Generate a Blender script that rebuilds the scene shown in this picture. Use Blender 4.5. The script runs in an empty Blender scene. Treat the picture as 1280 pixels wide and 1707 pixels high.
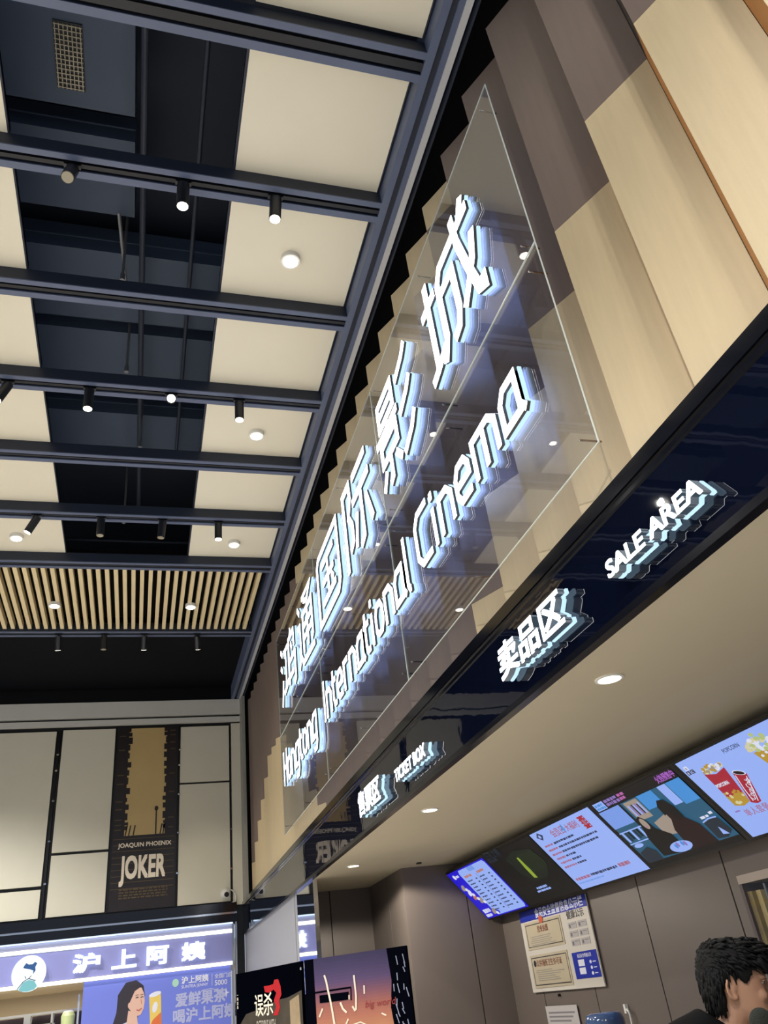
import bpy, bmesh, math, random
from mathutils import Vector, Matrix, noise
random.seed(7)
SC = bpy.context.scene
COL = SC.collection
# ------------------------------------------------------------------ camera
cam_d = bpy.data.cameras.new('camera')
cam = bpy.data.objects.new('camera', cam_d)
COL.objects.link(cam)
YAW, PITCH, ROLL, FPX = 0.33325479, 0.54533484, -0.13346887, 1313.92
cy, sy, cp, sp, cr, sr = math.cos(YAW), math.sin(YAW), math.cos(PITCH), math.sin(PITCH), math.cos(ROLL), math.sin(ROLL)
fw = Vector((sy*cp, cy*cp, sp)); rt = Vector((cy, -sy, 0)); upv = rt.cross(fw)
R_ = rt*cr + upv*sr; U_ = -rt*sr + upv*cr
cam.matrix_world = Matrix(((R_.x, U_.x, -fw.x, 0), (R_.y, U_.y, -fw.y, 0), (R_.z, U_.z, -fw.z, 1.6), (0, 0, 0, 1)))
cam_d.sensor_fit = 'VERTICAL'; cam_d.sensor_height = 24.0; cam_d.lens = 24.0*FPX/1707.0
cam_d.clip_start = 0.05; cam_d.clip_end = 100
SC.camera = cam
# ------------------------------------------------------------------ world, exposure
w = bpy.data.worlds.new('world'); SC.world = w; w.use_nodes = True
w.node_tree.nodes['Background'].inputs[0].default_value = (0.72, 0.82, 1.0, 1)
w.node_tree.nodes['Background'].inputs[1].default_value = 0.42
SC.view_settings.view_transform = 'Standard'; SC.view_settings.look = 'None'
SC.view_settings.exposure = 0.34; SC.view_settings.gamma = 1.0
SC.view_settings.use_curve_mapping = False
SC.cycles.use_denoising = True
SC.cycles.caustics_reflective = False; SC.cycles.caustics_refractive = False
SC.cycles.max_bounces = 8; SC.cycles.transparent_max_bounces = 12
SC.cycles.sample_clamp_indirect = 6.0
DOWN_W, TRACK_W, ROOM_W, SOFFIT_W, WASH_W = 70.0, 120.0, 700.0, 40.0, 78.0
def spot(name, loc, aim, watts, angle=90, blend=0.6, col=(1.0, 0.88, 0.70), size=0.05, parent=None):
    d = bpy.data.lights.new(name, 'SPOT'); d.energy = watts; d.color = col
    d.spot_size = math.radians(angle); d.spot_blend = blend; d.shadow_soft_size = size
    o = bpy.data.objects.new(name, d); COL.objects.link(o)
    o.rotation_euler = (Vector(aim)-Vector(loc)).to_track_quat('-Z', 'Y').to_euler()
    o.location = loc
    if parent: o.parent = parent; o.location = Vector(loc)-Vector(parent.location)
    return o
def area_lamp(name, loc, aim, watts, sx, sy_, col=(1.0, 0.92, 0.80)):
    d = bpy.data.lights.new(name, 'AREA'); d.energy = watts; d.color = col
    d.shape = 'RECTANGLE'; d.size = sx; d.size_y = sy_
    o = bpy.data.objects.new(name, d); COL.objects.link(o)
    o.location = loc; o.rotation_euler = (Vector(aim)-Vector(loc)).to_track_quat('-Z', 'Y').to_euler()
    return o
# the lobby's other ceiling lamps, on the parts of the ceiling behind and left of the viewer
for lx in (-5.0, -3.2, -1.0):
    for ly in (-1.2, 3.4, 8.0, 12.5):
        if lx > -3 and ly > 0: continue
        spot('lobby_lamp', (lx, ly, 7.1), (lx, ly, 0), ROOM_W, 130, 0.5, (1.0, 0.96, 0.90), 0.05)
# wall washers hung from the ceiling above and behind the viewer, aimed at the boards of the sign wall
for (wx, wy, tx, ty, tz, k) in ((1.2, -0.6, 2.1, 1.0, 5.5, 1.3), (0.6, -1.4, 2.1, 1.8, 5.0, 1.5)):
    spot('wall_washer', (wx, wy, 7.1), (tx, ty, tz), WASH_W*k, 60, 0.9, (1.0, 0.95, 0.86), 0.06)
# ------------------------------------------------------------------ materials
def lin(c):
    if isinstance(c, str):
        c = [int(c[i:i+2], 16)/255 for i in (0, 2, 4)]
    return tuple((v/12.92 if v <= .04045 else ((v+.055)/1.055)**2.4) for v in c) + (1.0,)
MATS = {}
def mat(name, col, rough=0.6, metal=0.0, spec=0.5, emit=None, es=0.0, var=0.0, vscale=6.0, bump=0.0, bscale=40.0, grain=None, coat=0.0, stretch=(1, 1, 1)):
    if name in MATS: return MATS[name]
    m = bpy.data.materials.new(name); m.use_nodes = True
    nt = m.node_tree; b = nt.nodes['Principled BSDF']
    c = lin(col)
    b.inputs['Base Color'].default_value = c; b.inputs['Roughness'].default_value = rough
    b.inputs['Metallic'].default_value = metal; b.inputs['Specular IOR Level'].default_value = spec
    b.inputs['Coat Weight'].default_value = coat
    if emit:
        b.inputs['Emission Color'].default_value = lin(emit); b.inputs['Emission Strength'].default_value = es
    if var or bump:
        tc = nt.nodes.new('ShaderNodeTexCoord'); mp = nt.nodes.new('ShaderNodeMapping')
        mp.inputs['Scale'].default_value = stretch
        nt.links.new(tc.outputs['Object'], mp.inputs['Vector'])
        if var:
            n = nt.nodes.new('ShaderNodeTexNoise'); n.inputs['Scale'].default_value = vscale; n.inputs['Detail'].default_value = 6
            nt.links.new(mp.outputs[0], n.inputs['Vector'])
            mx = nt.nodes.new('ShaderNodeMix'); mx.data_type = 'RGBA'
            mx.inputs['A'].default_value = tuple(v*(1-var) for v in c[:3])+(1,)
            mx.inputs['B'].default_value = tuple(min(1, v*(1+var)) for v in c[:3])+(1,)
            nt.links.new(n.outputs[0], mx.inputs['Factor']); nt.links.new(mx.outputs['Result'], b.inputs['Base Color'])
        if bump:
            n2 = nt.nodes.new('ShaderNodeTexNoise'); n2.inputs['Scale'].default_value = bscale; n2.inputs['Detail'].default_value = 3
            nt.links.new(mp.outputs[0], n2.inputs['Vector'])
            bp = nt.nodes.new('ShaderNodeBump'); bp.inputs['Strength'].default_value = bump; bp.inputs['Distance'].default_value = 0.02
            nt.links.new(n2.outputs[0], bp.inputs['Height']); nt.links.new(bp.outputs[0], b.inputs['Normal'])
    MATS[name] = m
    return m
def emat(name, col, s):
    if name in MATS: return MATS[name]
    return mat(name, '050505', 0.5, emit=col, es=s)
def glass_mat(name, tint, ior=1.5, edge=None):
    if name in MATS: return MATS[name]
    m = bpy.data.materials.new(name); m.use_nodes = True; nt = m.node_tree
    for n in list(nt.nodes): nt.nodes.remove(n)
    out = nt.nodes.new('ShaderNodeOutputMaterial'); mix = nt.nodes.new('ShaderNodeMixShader')
    t = nt.nodes.new('ShaderNodeBsdfTransparent'); g = nt.nodes.new('ShaderNodeBsdfGlossy'); f = nt.nodes.new('ShaderNodeFresnel')
    t.inputs[0].default_value = tint+(1,); g.inputs['Roughness'].default_value = 0.0
    ge = nt.nodes.new('ShaderNodeNewGeometry'); mr = nt.nodes.new('ShaderNodeMapRange')
    mr.inputs['To Min'].default_value = ior; mr.inputs['To Max'].default_value = 1/ior
    nt.links.new(ge.outputs['Backfacing'], mr.inputs['Value']); nt.links.new(mr.outputs[0], f.inputs[0])
    nt.links.new(f.outputs[0], mix.inputs[0]); nt.links.new(t.outputs[0], mix.inputs[1]); nt.links.new(g.outputs[0], mix.inputs[2])
    nt.links.new(mix.outputs[0], out.inputs[0]); MATS[name] = m
    return m
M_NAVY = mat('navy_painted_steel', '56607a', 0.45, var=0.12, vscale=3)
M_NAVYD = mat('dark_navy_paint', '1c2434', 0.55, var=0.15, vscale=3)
M_GROOVE = mat('track_black', '0c0f18', 0.5)
M_DUCT = mat('painted_duct', '37455a', 0.6, var=0.1, vscale=2)
M_SLAB = mat('black_ceiling_paint', '1c2534', 0.8, var=0.2, vscale=2)
M_CREAM = mat('cream_ceiling_board', 'e2dcc9', 0.75, var=0.03, vscale=2)
M_SLAT = mat('pale_ash_wood', 'dfcda2', 0.55, var=0.12, vscale=5, stretch=(6, .6, 6))
M_WLIGHT = mat('light_oak_veneer', 'c9b793', 0.5, var=0.10, vscale=4, stretch=(8, 8, .6), bump=0.06, bscale=60)
M_WDARK = mat('grey_brown_veneer', '786a62', 0.42, var=0.10, vscale=4, stretch=(8, 8, .6), bump=0.06, bscale=60)
M_OCHRE = mat('ochre_wood_edge', 'b0763a', 0.6, var=0.1, vscale=6)
M_BLACKG = mat('black_gloss_panel', '060a1a', 0.02, spec=0.6, bump=0.045, bscale=3.0)
M_BLACK = mat('black_satin', '07080c', 0.35)
M_BLACKM = mat('black_matt', '07080c', 0.85, spec=.2)
M_FIX = mat('fixture_black', '10131a', 0.4, spec=0.6)
M_WHITEP = mat('white_plastic', 'dcdcd8', 0.5)
M_GREYW = mat('grey_white_paint', 'c2c2be', 0.7, var=0.03)
M_PANEL = mat('off_white_wall_panel', 'cbc8b8', 0.7, var=0.03, vscale=3)
M_STRIP = mat('pale_grey_metal_strip', 'b9bcc0', 0.5)
M_TAUPE = mat('taupe_wall_board', '69605b', 0.45, var=0.05, vscale=2)
M_SOFFIT = mat('beige_soffit_paint', 'b9b09a', 0.8, var=0.02)
M_FLOOR = mat('polished_floor_tile', 'cfcac2', 0.25, var=0.06)
M_CHROME = mat('polished_steel', 'c9ccd2', 0.12, 1.0)
M_LITE = emat('sign_face_white', 'ffffff', 3.5)
M_HALO = emat('sign_halo_cyan', 'bfe4ff', 0.95)
M_BACK = emat('sign_back_light', '9db8ff', 4.5)
M_SIDE = mat('sign_side_grey', '55585c', 0.4, 0.3)
M_LAMP = emat('lamp_lens', 'fff1d8', 8.0)
M_LAMPO = mat('lamp_lens_off', '9a927c', 0.2)
M_GLASS = glass_mat('clear_sign_glass', (0.88, 0.89, 0.92), 1.5)
M_CLEAR = glass_mat('clear_thin_glass', (0.92, 0.93, 0.94), 1.45)
M_GEDGE = mat('polished_glass_edge', 'e4efe9', 0.2, emit='dff0ea', es=0.0)
# ------------------------------------------------------------------ mesh helpers
class MB:
    def __init__(s): s.v = []; s.f = []; s.m = []
    def add(s, vs, fs, mi=0):
        n = len(s.v); s.v += [tuple(p) for p in vs]; s.f += [tuple(i+n for i in f) for f in fs]; s.m += [mi]*len(fs); return s
    def box(s, x0, x1, y0, y1, z0, z1, mi=0):
        vs = [(x, y, z) for x in (x0, x1) for y in (y0, y1) for z in (z0, z1)]
        return s.add(vs, [(0, 1, 3, 2), (4, 6, 7, 5), (0, 4, 5, 1), (2, 3, 7, 6), (0, 2, 6, 4), (1, 5, 7, 3)], mi)
    def prism(s, pts, ex, mi=0):
        pts = [Vector(p) for p in pts]; ex = Vector(ex); n = len(pts)
        vs = pts+[p+ex for p in pts]
        fs = [tuple(range(n-1, -1, -1)), tuple(range(n, 2*n))]+[(i, (i+1) % n, (i+1) % n+n, i+n) for i in range(n)]
        return s.add(vs, fs, mi)
    def tube(s, path, r, n=8, mi=0, cap=True):
        path = [Vector(p) for p in path]; rs = r if isinstance(r, (list, tuple)) else [r]*len(path)
        rings = []; a = None
        for i, p in enumerate(path):
            d = (path[min(i+1, len(path)-1)]-path[max(i-1, 0)]).normalized()
            if a is None: a = d.orthogonal().normalized()
            a = (a-d*a.dot(d)).normalized(); b = d.cross(a)
            rings.append([p+(a*math.cos(t*2*math.pi/n)+b*math.sin(t*2*math.pi/n))*rs[i] for t in range(n)])
        return s.loft(rings, mi, cap)
    def loft(s, rings, mi=0, cap=True):
        n = len(rings[0]); vs = [p for r in rings for p in r]; fs = []
        for i in range(len(rings)-1):
            for j in range(n):
                fs.append((i*n+j, i*n+(j+1) % n, (i+1)*n+(j+1) % n, (i+1)*n+j))
        if cap: fs += [tuple(range(n-1, -1, -1)), tuple((len(rings)-1)*n+j for j in range(n))]
        return s.add(vs, fs, mi)
    def cyl(s, p0, p1, r0, r1=None, n=24, mi=0): return s.tube([p0, p1], [r0, r0 if r1 is None else r1], n, mi)
    def ball(s, c, r, n=12, mi=0):
        r = r if isinstance(r, (list, tuple)) else (r, r, r); rings = []
        for i in range(n+1):
            t = math.pi*i/n; q = max(math.sin(t), 0.01)
            rings.append([(c[0]+r[0]*q*math.cos(a*math.pi/n), c[1]+r[1]*q*math.sin(a*math.pi/n), c[2]-r[2]*math.cos(t)) for a in range(2*n)])
        return s.loft(rings, mi)
    def build(s, name, mats, parent=None, smooth=False, origin=None):
        me = bpy.data.meshes.new(name)
        o = Vector(origin) if origin is not None else (sum((Vector(v) for v in s.v), Vector())/max(1, len(s.v)) if parent is None else Vector(parent_world(parent)))
        me.from_pydata([tuple(Vector(v)-o) for v in s.v], [], s.f)
        for m in (mats if isinstance(mats, (list, tuple)) else [mats]): me.materials.append(m)
        for p, i in zip(me.polygons, s.m): p.material_index = i; p.use_smooth = smooth
        bm = bmesh.new(); bm.from_mesh(me); bmesh.ops.recalc_face_normals(bm, faces=bm.faces); bm.to_mesh(me); bm.free()
        ob = bpy.data.objects.new(name, me); COL.objects.link(ob)
        if parent is None: ob.location = o
        else: ob.parent = parent; ob.location = o-Vector(parent_world(parent))
        return ob
def parent_world(p):
    v = Vector((0, 0, 0))
    while p: v += p.location; p = p.parent
    return v
def tag(o, label, cat, group=None, kind=None):
    o['label'] = label; o['category'] = cat
    if group: o['group'] = group
    o['kind'] = kind or 'thing'
    return o
def thing(name, label, cat, loc, group=None):
    o = bpy.data.objects.new(name, None); COL.objects.link(o); o.location = loc; o.empty_display_size = 0.1
    return tag(o, label, cat, group)
def struct(name, mb, m, smooth=False):
    o = mb.build(name, m); o['kind'] = 'structure'; return o
class Fr:                                   # a flat frame in the place: origin, right, up; normal faces the viewer's side
    def __init__(s, o, u, v): s.o = Vector(o); s.u = Vector(u).normalized(); s.v = Vector(v).normalized(); s.n = s.u.cross(s.v)
    def p(s, x, y, d=0): return s.o+s.u*x+s.v*y+s.n*d
    def poly(s, mb, pts, d=0.0, t=0.002, mi=0): mb.prism([s.p(x, y, d) for x, y in pts], s.n*t, mi)
    def rect(s, mb, x0, y0, x1, y1, d=0.0, t=0.002, mi=0): s.poly(mb, [(x0, y0), (x1, y0), (x1, y1), (x0, y1)], d, t, mi)
    def ell(s, mb, cx, cy_, rx, ry, d=0.0, t=0.002, mi=0, n=28, rot=0):
        c, q = math.cos(rot), math.sin(rot)
        s.poly(mb, [(cx+rx*math.cos(a*2*math.pi/n)*c-ry*math.sin(a*2*math.pi/n)*q, cy_+rx*math.cos(a*2*math.pi/n)*q+ry*math.sin(a*2*math.pi/n)*c) for a in range(n)], d, t, mi)
    def text(s, mb, txt, x, y, size, d=0.0, t=0.002, mi=0, bold=0.0, sx=1.0, shear=0.0, align='LEFT'):
        vs, fs, wid = glyphs(txt, bold, shear)
        k = size*sx; off = 0 if align == 'LEFT' else (-wid*k/2 if align == 'CENTER' else -wid*k)
        mb.add([s.p(x+off+a*k, y+b*size, d+t*(0.5+c)) for a, b, c in vs], fs, mi)
    def stroke(s, mb, pts, wd, d=0.0, t=0.002, mi=0, closed=False):
        P = [Vector(p) for p in pts]; n = len(P); L = []; Rr = []
        for i in range(n):
            a = P[(i-1) % n] if (closed or i > 0) else None; b = P[(i+1) % n] if (closed or i < n-1) else None
            d0 = (P[i]-a).normalized() if a is not None else None; d1 = (b-P[i]).normalized() if b is not None else None
            if d0 is None: nn = Vector((-d1.y, d1.x)); k = 1
            elif d1 is None: nn = Vector((-d0.y, d0.x)); k = 1
            else:
                n0 = Vector((-d0.y, d0.x)); n1 = Vector((-d1.y, d1.x)); nn = n0+n1
                if nn.length < 1e-4: nn = n0
                nn.normalize(); k = min(1.8, 1/max(.3, nn.dot(n0)))
            L.append(P[i]+nn*wd/2*k); Rr.append(P[i]-nn*wd/2*k)
        m = n if closed else n-1
        vs = []
        for q in (d, d+t):
            vs += [s.p(a.x, a.y, q) for a in L]+[s.p(a.x, a.y, q) for a in Rr]
        fs = []
        for i in range(m):
            j = (i+1) % n
            fs += [(i, j, n+j, n+i), (2*n+i, 3*n+i, 3*n+j, 2*n+j), (i, 2*n+i, 2*n+j, j), (n+i, n+j, 3*n+j, 3*n+i)]
        if not closed: fs += [(0, n, 3*n, 2*n), (n-1, 3*n-1, 4*n-1, 2*n-1)]
        mb.add(vs, fs, mi)
_G = {}
def glyphs(txt, bold=0.0, shear=0.0):
    key = (txt, bold, shear)
    if key in _G: return _G[key]
    cu = bpy.data.curves.new('lettering', 'FONT'); cu.body = txt; cu.size = 1.0; cu.extrude = 0.5
    cu.shear = shear; cu.resolution_u = 3
    ob = bpy.data.objects.new('lettering', cu); COL.objects.link(ob)
    dg = bpy.context.evaluated_depsgraph_get(); me = bpy.data.meshes.new_from_object(ob.evaluated_get(dg))
    vs = [tuple(v.co) for v in me.vertices]; fs = [tuple(p.vertices) for p in me.polygons]
    if bold > 0:
        b0, f0, vs, fs = vs, fs, [], []
        for dx, dy in ((-bold, -bold), (bold, -bold), (-bold, bold), (bold, bold)):
            k = len(vs); vs += [(a+dx, b+dy, c+k/max(1, len(b0))*.02) for a, b, c in b0]; fs += [tuple(i+k for i in f) for f in f0]
    wid = max((v[0] for v in vs), default=0)
    bpy.data.objects.remove(ob); bpy.data.curves.remove(cu); bpy.data.meshes.remove(me)
    _G[key] = (vs, fs, wid)
    return _G[key]
def advance(txt, i, bold=0.0):              # left offset of character i inside the word
    return glyphs(txt[:i+1], bold)[2]-glyphs(txt[i], bold)[2]
ORD = ['nearest', 'second', 'third', 'fourth', 'fifth', 'sixth', 'seventh', 'eighth', 'ninth', 'tenth', 'eleventh', 'twelfth', 'thirteenth', 'fourteenth', 'fifteenth', 'sixteenth', 'seventeenth', 'eighteenth', 'nineteenth', 'twentieth', 'twenty-first', 'twenty-second', 'twenty-third', 'twenty-fourth', 'twenty-fifth', 'twenty-sixth', 'twenty-seventh', 'twenty-eighth', 'twenty-ninth', 'thirtieth', 'thirty-first', 'thirty-second', 'thirty-third', 'thirty-fourth', 'thirty-fifth', 'thirty-sixth', 'thirty-seventh', 'thirty-eighth', 'thirty-ninth', 'fortieth']
def nth(i): return 'first' if i == 0 else ORD[i]
# ================================================================== THE SETTING
struct('floor', MB().box(-7, 4.3, -3, 20.5, -0.1, 0), M_FLOOR)
struct('ceiling', MB().box(-7, 2.6, -3, 16.6, 8.9, 9.1), M_SLAB)
struct('wall_left', MB().box(-7.1, -7.0, 1.0, 16.6, 0, 3.2).box(-7.1, -7.0, -3, 16.6, 6.0, 9), M_GREYW)
struct('wall_right', MB().box(2.36, 2.6, -3, 16.6, 3.0, 8.9), M_BLACKM)
struct('wall_counter', MB().box(4.0, 4.02, -3, 5.24, 0, 2.8).box(4.0, 4.02, 5.255, 6.415, 0, 2.8).box(4.0, 4.02, 6.43, 7.525, 0, 2.8).box(4.0, 4.02, 7.54, 8.615, 0, 2.8).box(4.0, 4.02, 8.63, 9.5, 0, 2.8).box(4.02, 4.2, -3, 11.1, 0, 2.8, 1), [M_TAUPE, M_BLACKM])
struct('column', MB().box(2.9, 3.612, 9.38, 9.4, 0, 2.8).box(3.624, 4.0, 9.38, 9.4, 0, 2.8).box(2.88, 2.9, 9.38, 10.03, 0, 2.8).box(2.88, 2.9, 10.04, 10.9, 0, 2.8).box(2.9, 4.0, 9.4, 10.9, 0, 2.8, 1), [M_TAUPE, M_BLACKM])
struct('wall_alcove', MB().box(1.9, 2.345, 10.88, 10.9, 0, 2.8).box(2.357, 2.9, 10.88, 10.9, 0, 2.8).box(1.95, 4.0, 10.9, 11.0, 0, 2.8, 1), [M_TAUPE, M_BLACKM])
struct('wall_pier', MB().box(1.9, 1.95, 10.72, 16.2, 0, 2.8), mat('brushed_grey_panel', '8f9096', 0.5, 0.0, var=0.04))
struct('wall_mirror_strip', MB().box(1.9, 1.95, 9.64, 10.71, 0, 2.8), mat('mirror_steel', 'd4d6de', 0.03, 1.0))
struct('ceiling_soffit', MB().box(1.9, 4.2, -3, 16.2, 2.8, 2.9), M_SOFFIT)
struct('ceiling_recess', MB().box(1.93, 2.36, -3, 16.2, 7.5, 7.6), M_BLACKM)
struct('counter', MB().box(1.95, 2.5, -1, 7.0, 0, 1.0).box(1.9, 2.56, -1.03, 7.03, 1.0, 1.05, 1), [M_TAUPE, M_BLACK])
# glossy fascia over the counter, with lips top and bottom
struct('fascia', MB().box(1.87, 2.0, -3, 16.2, 2.83, 3.26), M_BLACKG)
struct('trim_1', MB().box(1.85, 2.35, -3, 16.2, 3.26, 3.33).box(1.862, 2.0, -3, 16.2, 3.225, 3.245), mat('black_gloss_lip', '0a0c13', 0.10, spec=0.6))
struct('trim_2', MB().box(1.864, 1.915, -3, 16.2, 2.797, 2.83), mat('dark_lower_lip', '0b0d14', 0.15))
# longitudinal edge beam and pale strip beside the sign wall
struct('trim_3', MB().box(1.855, 1.905, -3, 16.15, 7.15, 7.19), M_STRIP)
struct('ceiling_edge_beam', MB().box(1.70, 1.76, -3, 16.15, 7.15, 7.5).box(1.76, 1.81, -3, 16.15, 7.18, 7.5, 1).box(1.81, 1.855, -3, 16.15, 7.16, 7.5), [M_NAVY, M_NAVYD])
struct('trim_4', MB().box(1.925, 1.94, -3, 16.1, 7.12, 7.5), M_NAVYD)
# ------------------------------------------------------------------ back wall
BY = 16.2
bw = MB().box(-7, 2.6, BY, BY+0.2, 3.0, 9)
struct('wall_back', bw, M_BLACK)
struct('trim_5', MB().box(-7, 1.87, BY-0.12, BY, 6.85, 7.15), M_GREYW)
struct('trim_6', MB().box(-7, 1.87, BY-0.09, BY, 6.70, 6.80), M_GREYW)
struct('trim_7', MB().box(1.69, 1.87, BY-0.06, BY, 3.30, 6.66), M_PANEL)
struct('trim_8', MB().box(1.87, 1.93, 15.75, BY, 3.34, 7.1), mat('grey_side_panel', '8d8d88', 0.6))
struct('trim_9', MB().box(-7, 1.75, BY-0.10, BY, 3.02, 3.34), mat('black_gloss_bar', '090b14', 0.12))
struct('trim_10', MB().box(-7, 1.75, BY-0.115, BY-0.10, 3.155, 3.185), M_CHROME)
struct('ceiling_far', MB().box(-7, 1.7, 12.95, 16.15, 7.45, 7.55), mat('black_far_ceiling', '03050c', 0.7, spec=.15))
wp = [(-2.95, -1.62, 3.89, 6.61, 'tall off-white wall panel at the left edge above its short panel'), (-2.95, -1.62, 3.38, 3.83, 'short off-white wall panel low at the left edge'),
      (-1.50, -0.54, 4.42, 6.63, 'tall off-white wall panel left of the film poster'), (-1.50, -0.54, 3.38, 4.37, 'short off-white wall panel low and left of the film poster'),
      (0.70, 1.645, 5.53, 6.62, 'short off-white wall panel high and right of the film poster'), (0.70, 1.645, 3.37, 5.49, 'tall off-white wall panel right of the film poster above the camera')]
for x0, x1, z0, z1, lb in wp:
    tag(MB().box(x0, x1, BY-0.05, BY-0.002, z0, z1).build('wall_cladding', M_PANEL), lb, 'wall panel', 'off-white panels on the back wall')
# ================================================================== SIGN WALL: stepped boards
BZ0, BZ1 = 3.33, 7.03
LO = {-2: 5.6, -1: 5.45, 0: 5.22, 1: 5.22, 2: 4.97, 3: 4.72, 4: 4.46, 5: 4.2, 6: 3.68, 17: 3.58, 18: 3.85, 19: 4.2, 20: 4.55, 21: 4.85, 22: 5.12, 23: 5.23, 24: 5.23, 25: 5.22, 26: 4.97, 27: 4.72, 28: 4.47, 29: 4.2, 30: 3.93}
HI = {5: 6.75, 6: 6.5, 7: 6.15, 8: 5.95, 9: 5.7, 10: 5.45, 11: 5.2, 12: 5.2, 13: 5.45, 14: 5.7, 15: 5.95, 16: 6.2, 17: 6.45, 18: 6.75}
def yP(k): return 1.43+0.4785*k
for k in range(-2, 31):
    Q = Vector((2.15, yP(k-1)+0.13, 0)); Pn = Vector((2.0, yP(k), 0)); Rn = Vector((2.15, yP(k)+0.127, 0))
    nb = Vector((0.93, 0.37, 0))*0.018
    lo, hi = LO.get(k, BZ0), HI.get(k, BZ1)
    look = 'oak grey-banded' if lo > BZ0 and hi < BZ1 else ('grey-over-oak' if lo > BZ0 else 'oak-topped grey')
    t = thing('wall_board', f'tall {look} wall board, {nth(k+2)} from the near end', 'wall board', (2.08, yP(k)-0.2, BZ0), 'angled boards of the sign wall')
    segs = [(BZ0, lo, M_WLIGHT, 'lower_panel'), (lo, hi, M_WDARK, 'dark_panel'), (hi, BZ1, M_WLIGHT, 'upper_panel')]
    e = MB()
    for a, b, m, nm in segs:
        if b-a < 0.01: continue
        g = 0.001
        MB().prism([Q+Vector((0, 0, a+g)), Pn+Vector((0, 0, a+g)), Pn+nb+Vector((0, 0, a+g)), Q+nb+Vector((0, 0, a+g))], (0, 0, b-a-2*g)).build(nm, m, t)
        e.prism([Pn+Vector((.001, .001, a)), Rn+Vector((0, 0, a)), Rn+Vector((.012, -.012, a)), Pn+Vector((.014, -.01, a))], (0, 0, b-a), 0 if m is M_WLIGHT else 1)
    e.build('return_edge', [M_OCHRE, mat('dark_wood_edge', '2c2520', 0.6)], t)
# ------------------------------------------------------------------ glass panes in front of the boards
GX = 1.90
GY = [2.44, 5.445, 8.43, 11.40]; GZ = [3.59, 4.94, 6.44]
M_BOLT = mat('standoff_steel', 'd0d2d6', 0.2, 1.0)
rown = ['lower', 'upper']; coln = ['near', 'middle', 'far']
for r in range(2):
    for c in range(3):
        y0, y1, z0, z1 = GY[c]+.004, GY[c+1]-.004, GZ[r]+.003, GZ[r+1]-.003
        t = thing('glass_pane', f'clear glass pane carrying lit letters, {coln[c]} pane of the {rown[r]} row', 'glass pane', (GX, (y0+y1)/2, z0), 'glass panes of the big sign')
        m = MB().box(GX, GX+.007, y0+.004, y1-.004, z0+.004, z1-.004)
        m.build('pane', M_GLASS, t)
        e = MB().box(GX, GX+.007, y0, y0+.004, z0, z1).box(GX, GX+.007, y1-.004, y1, z0, z1).box(GX, GX+.007, y0+.004, y1-.004, z0, z0+.004).box(GX, GX+.007, y0+.004, y1-.004, z1-.004, z1)
        e.build('polished_edge', M_GEDGE, t)
        for yy in (y0+.12, (y0+y1)/2, y1-.12):
            for zz in (z0+.1, z1-.1):
                MB().cyl((GX-.006, yy, zz), (GX+.11, yy, zz), .006, n=10).build('standoff_bolt', M_BOLT, t)
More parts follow.
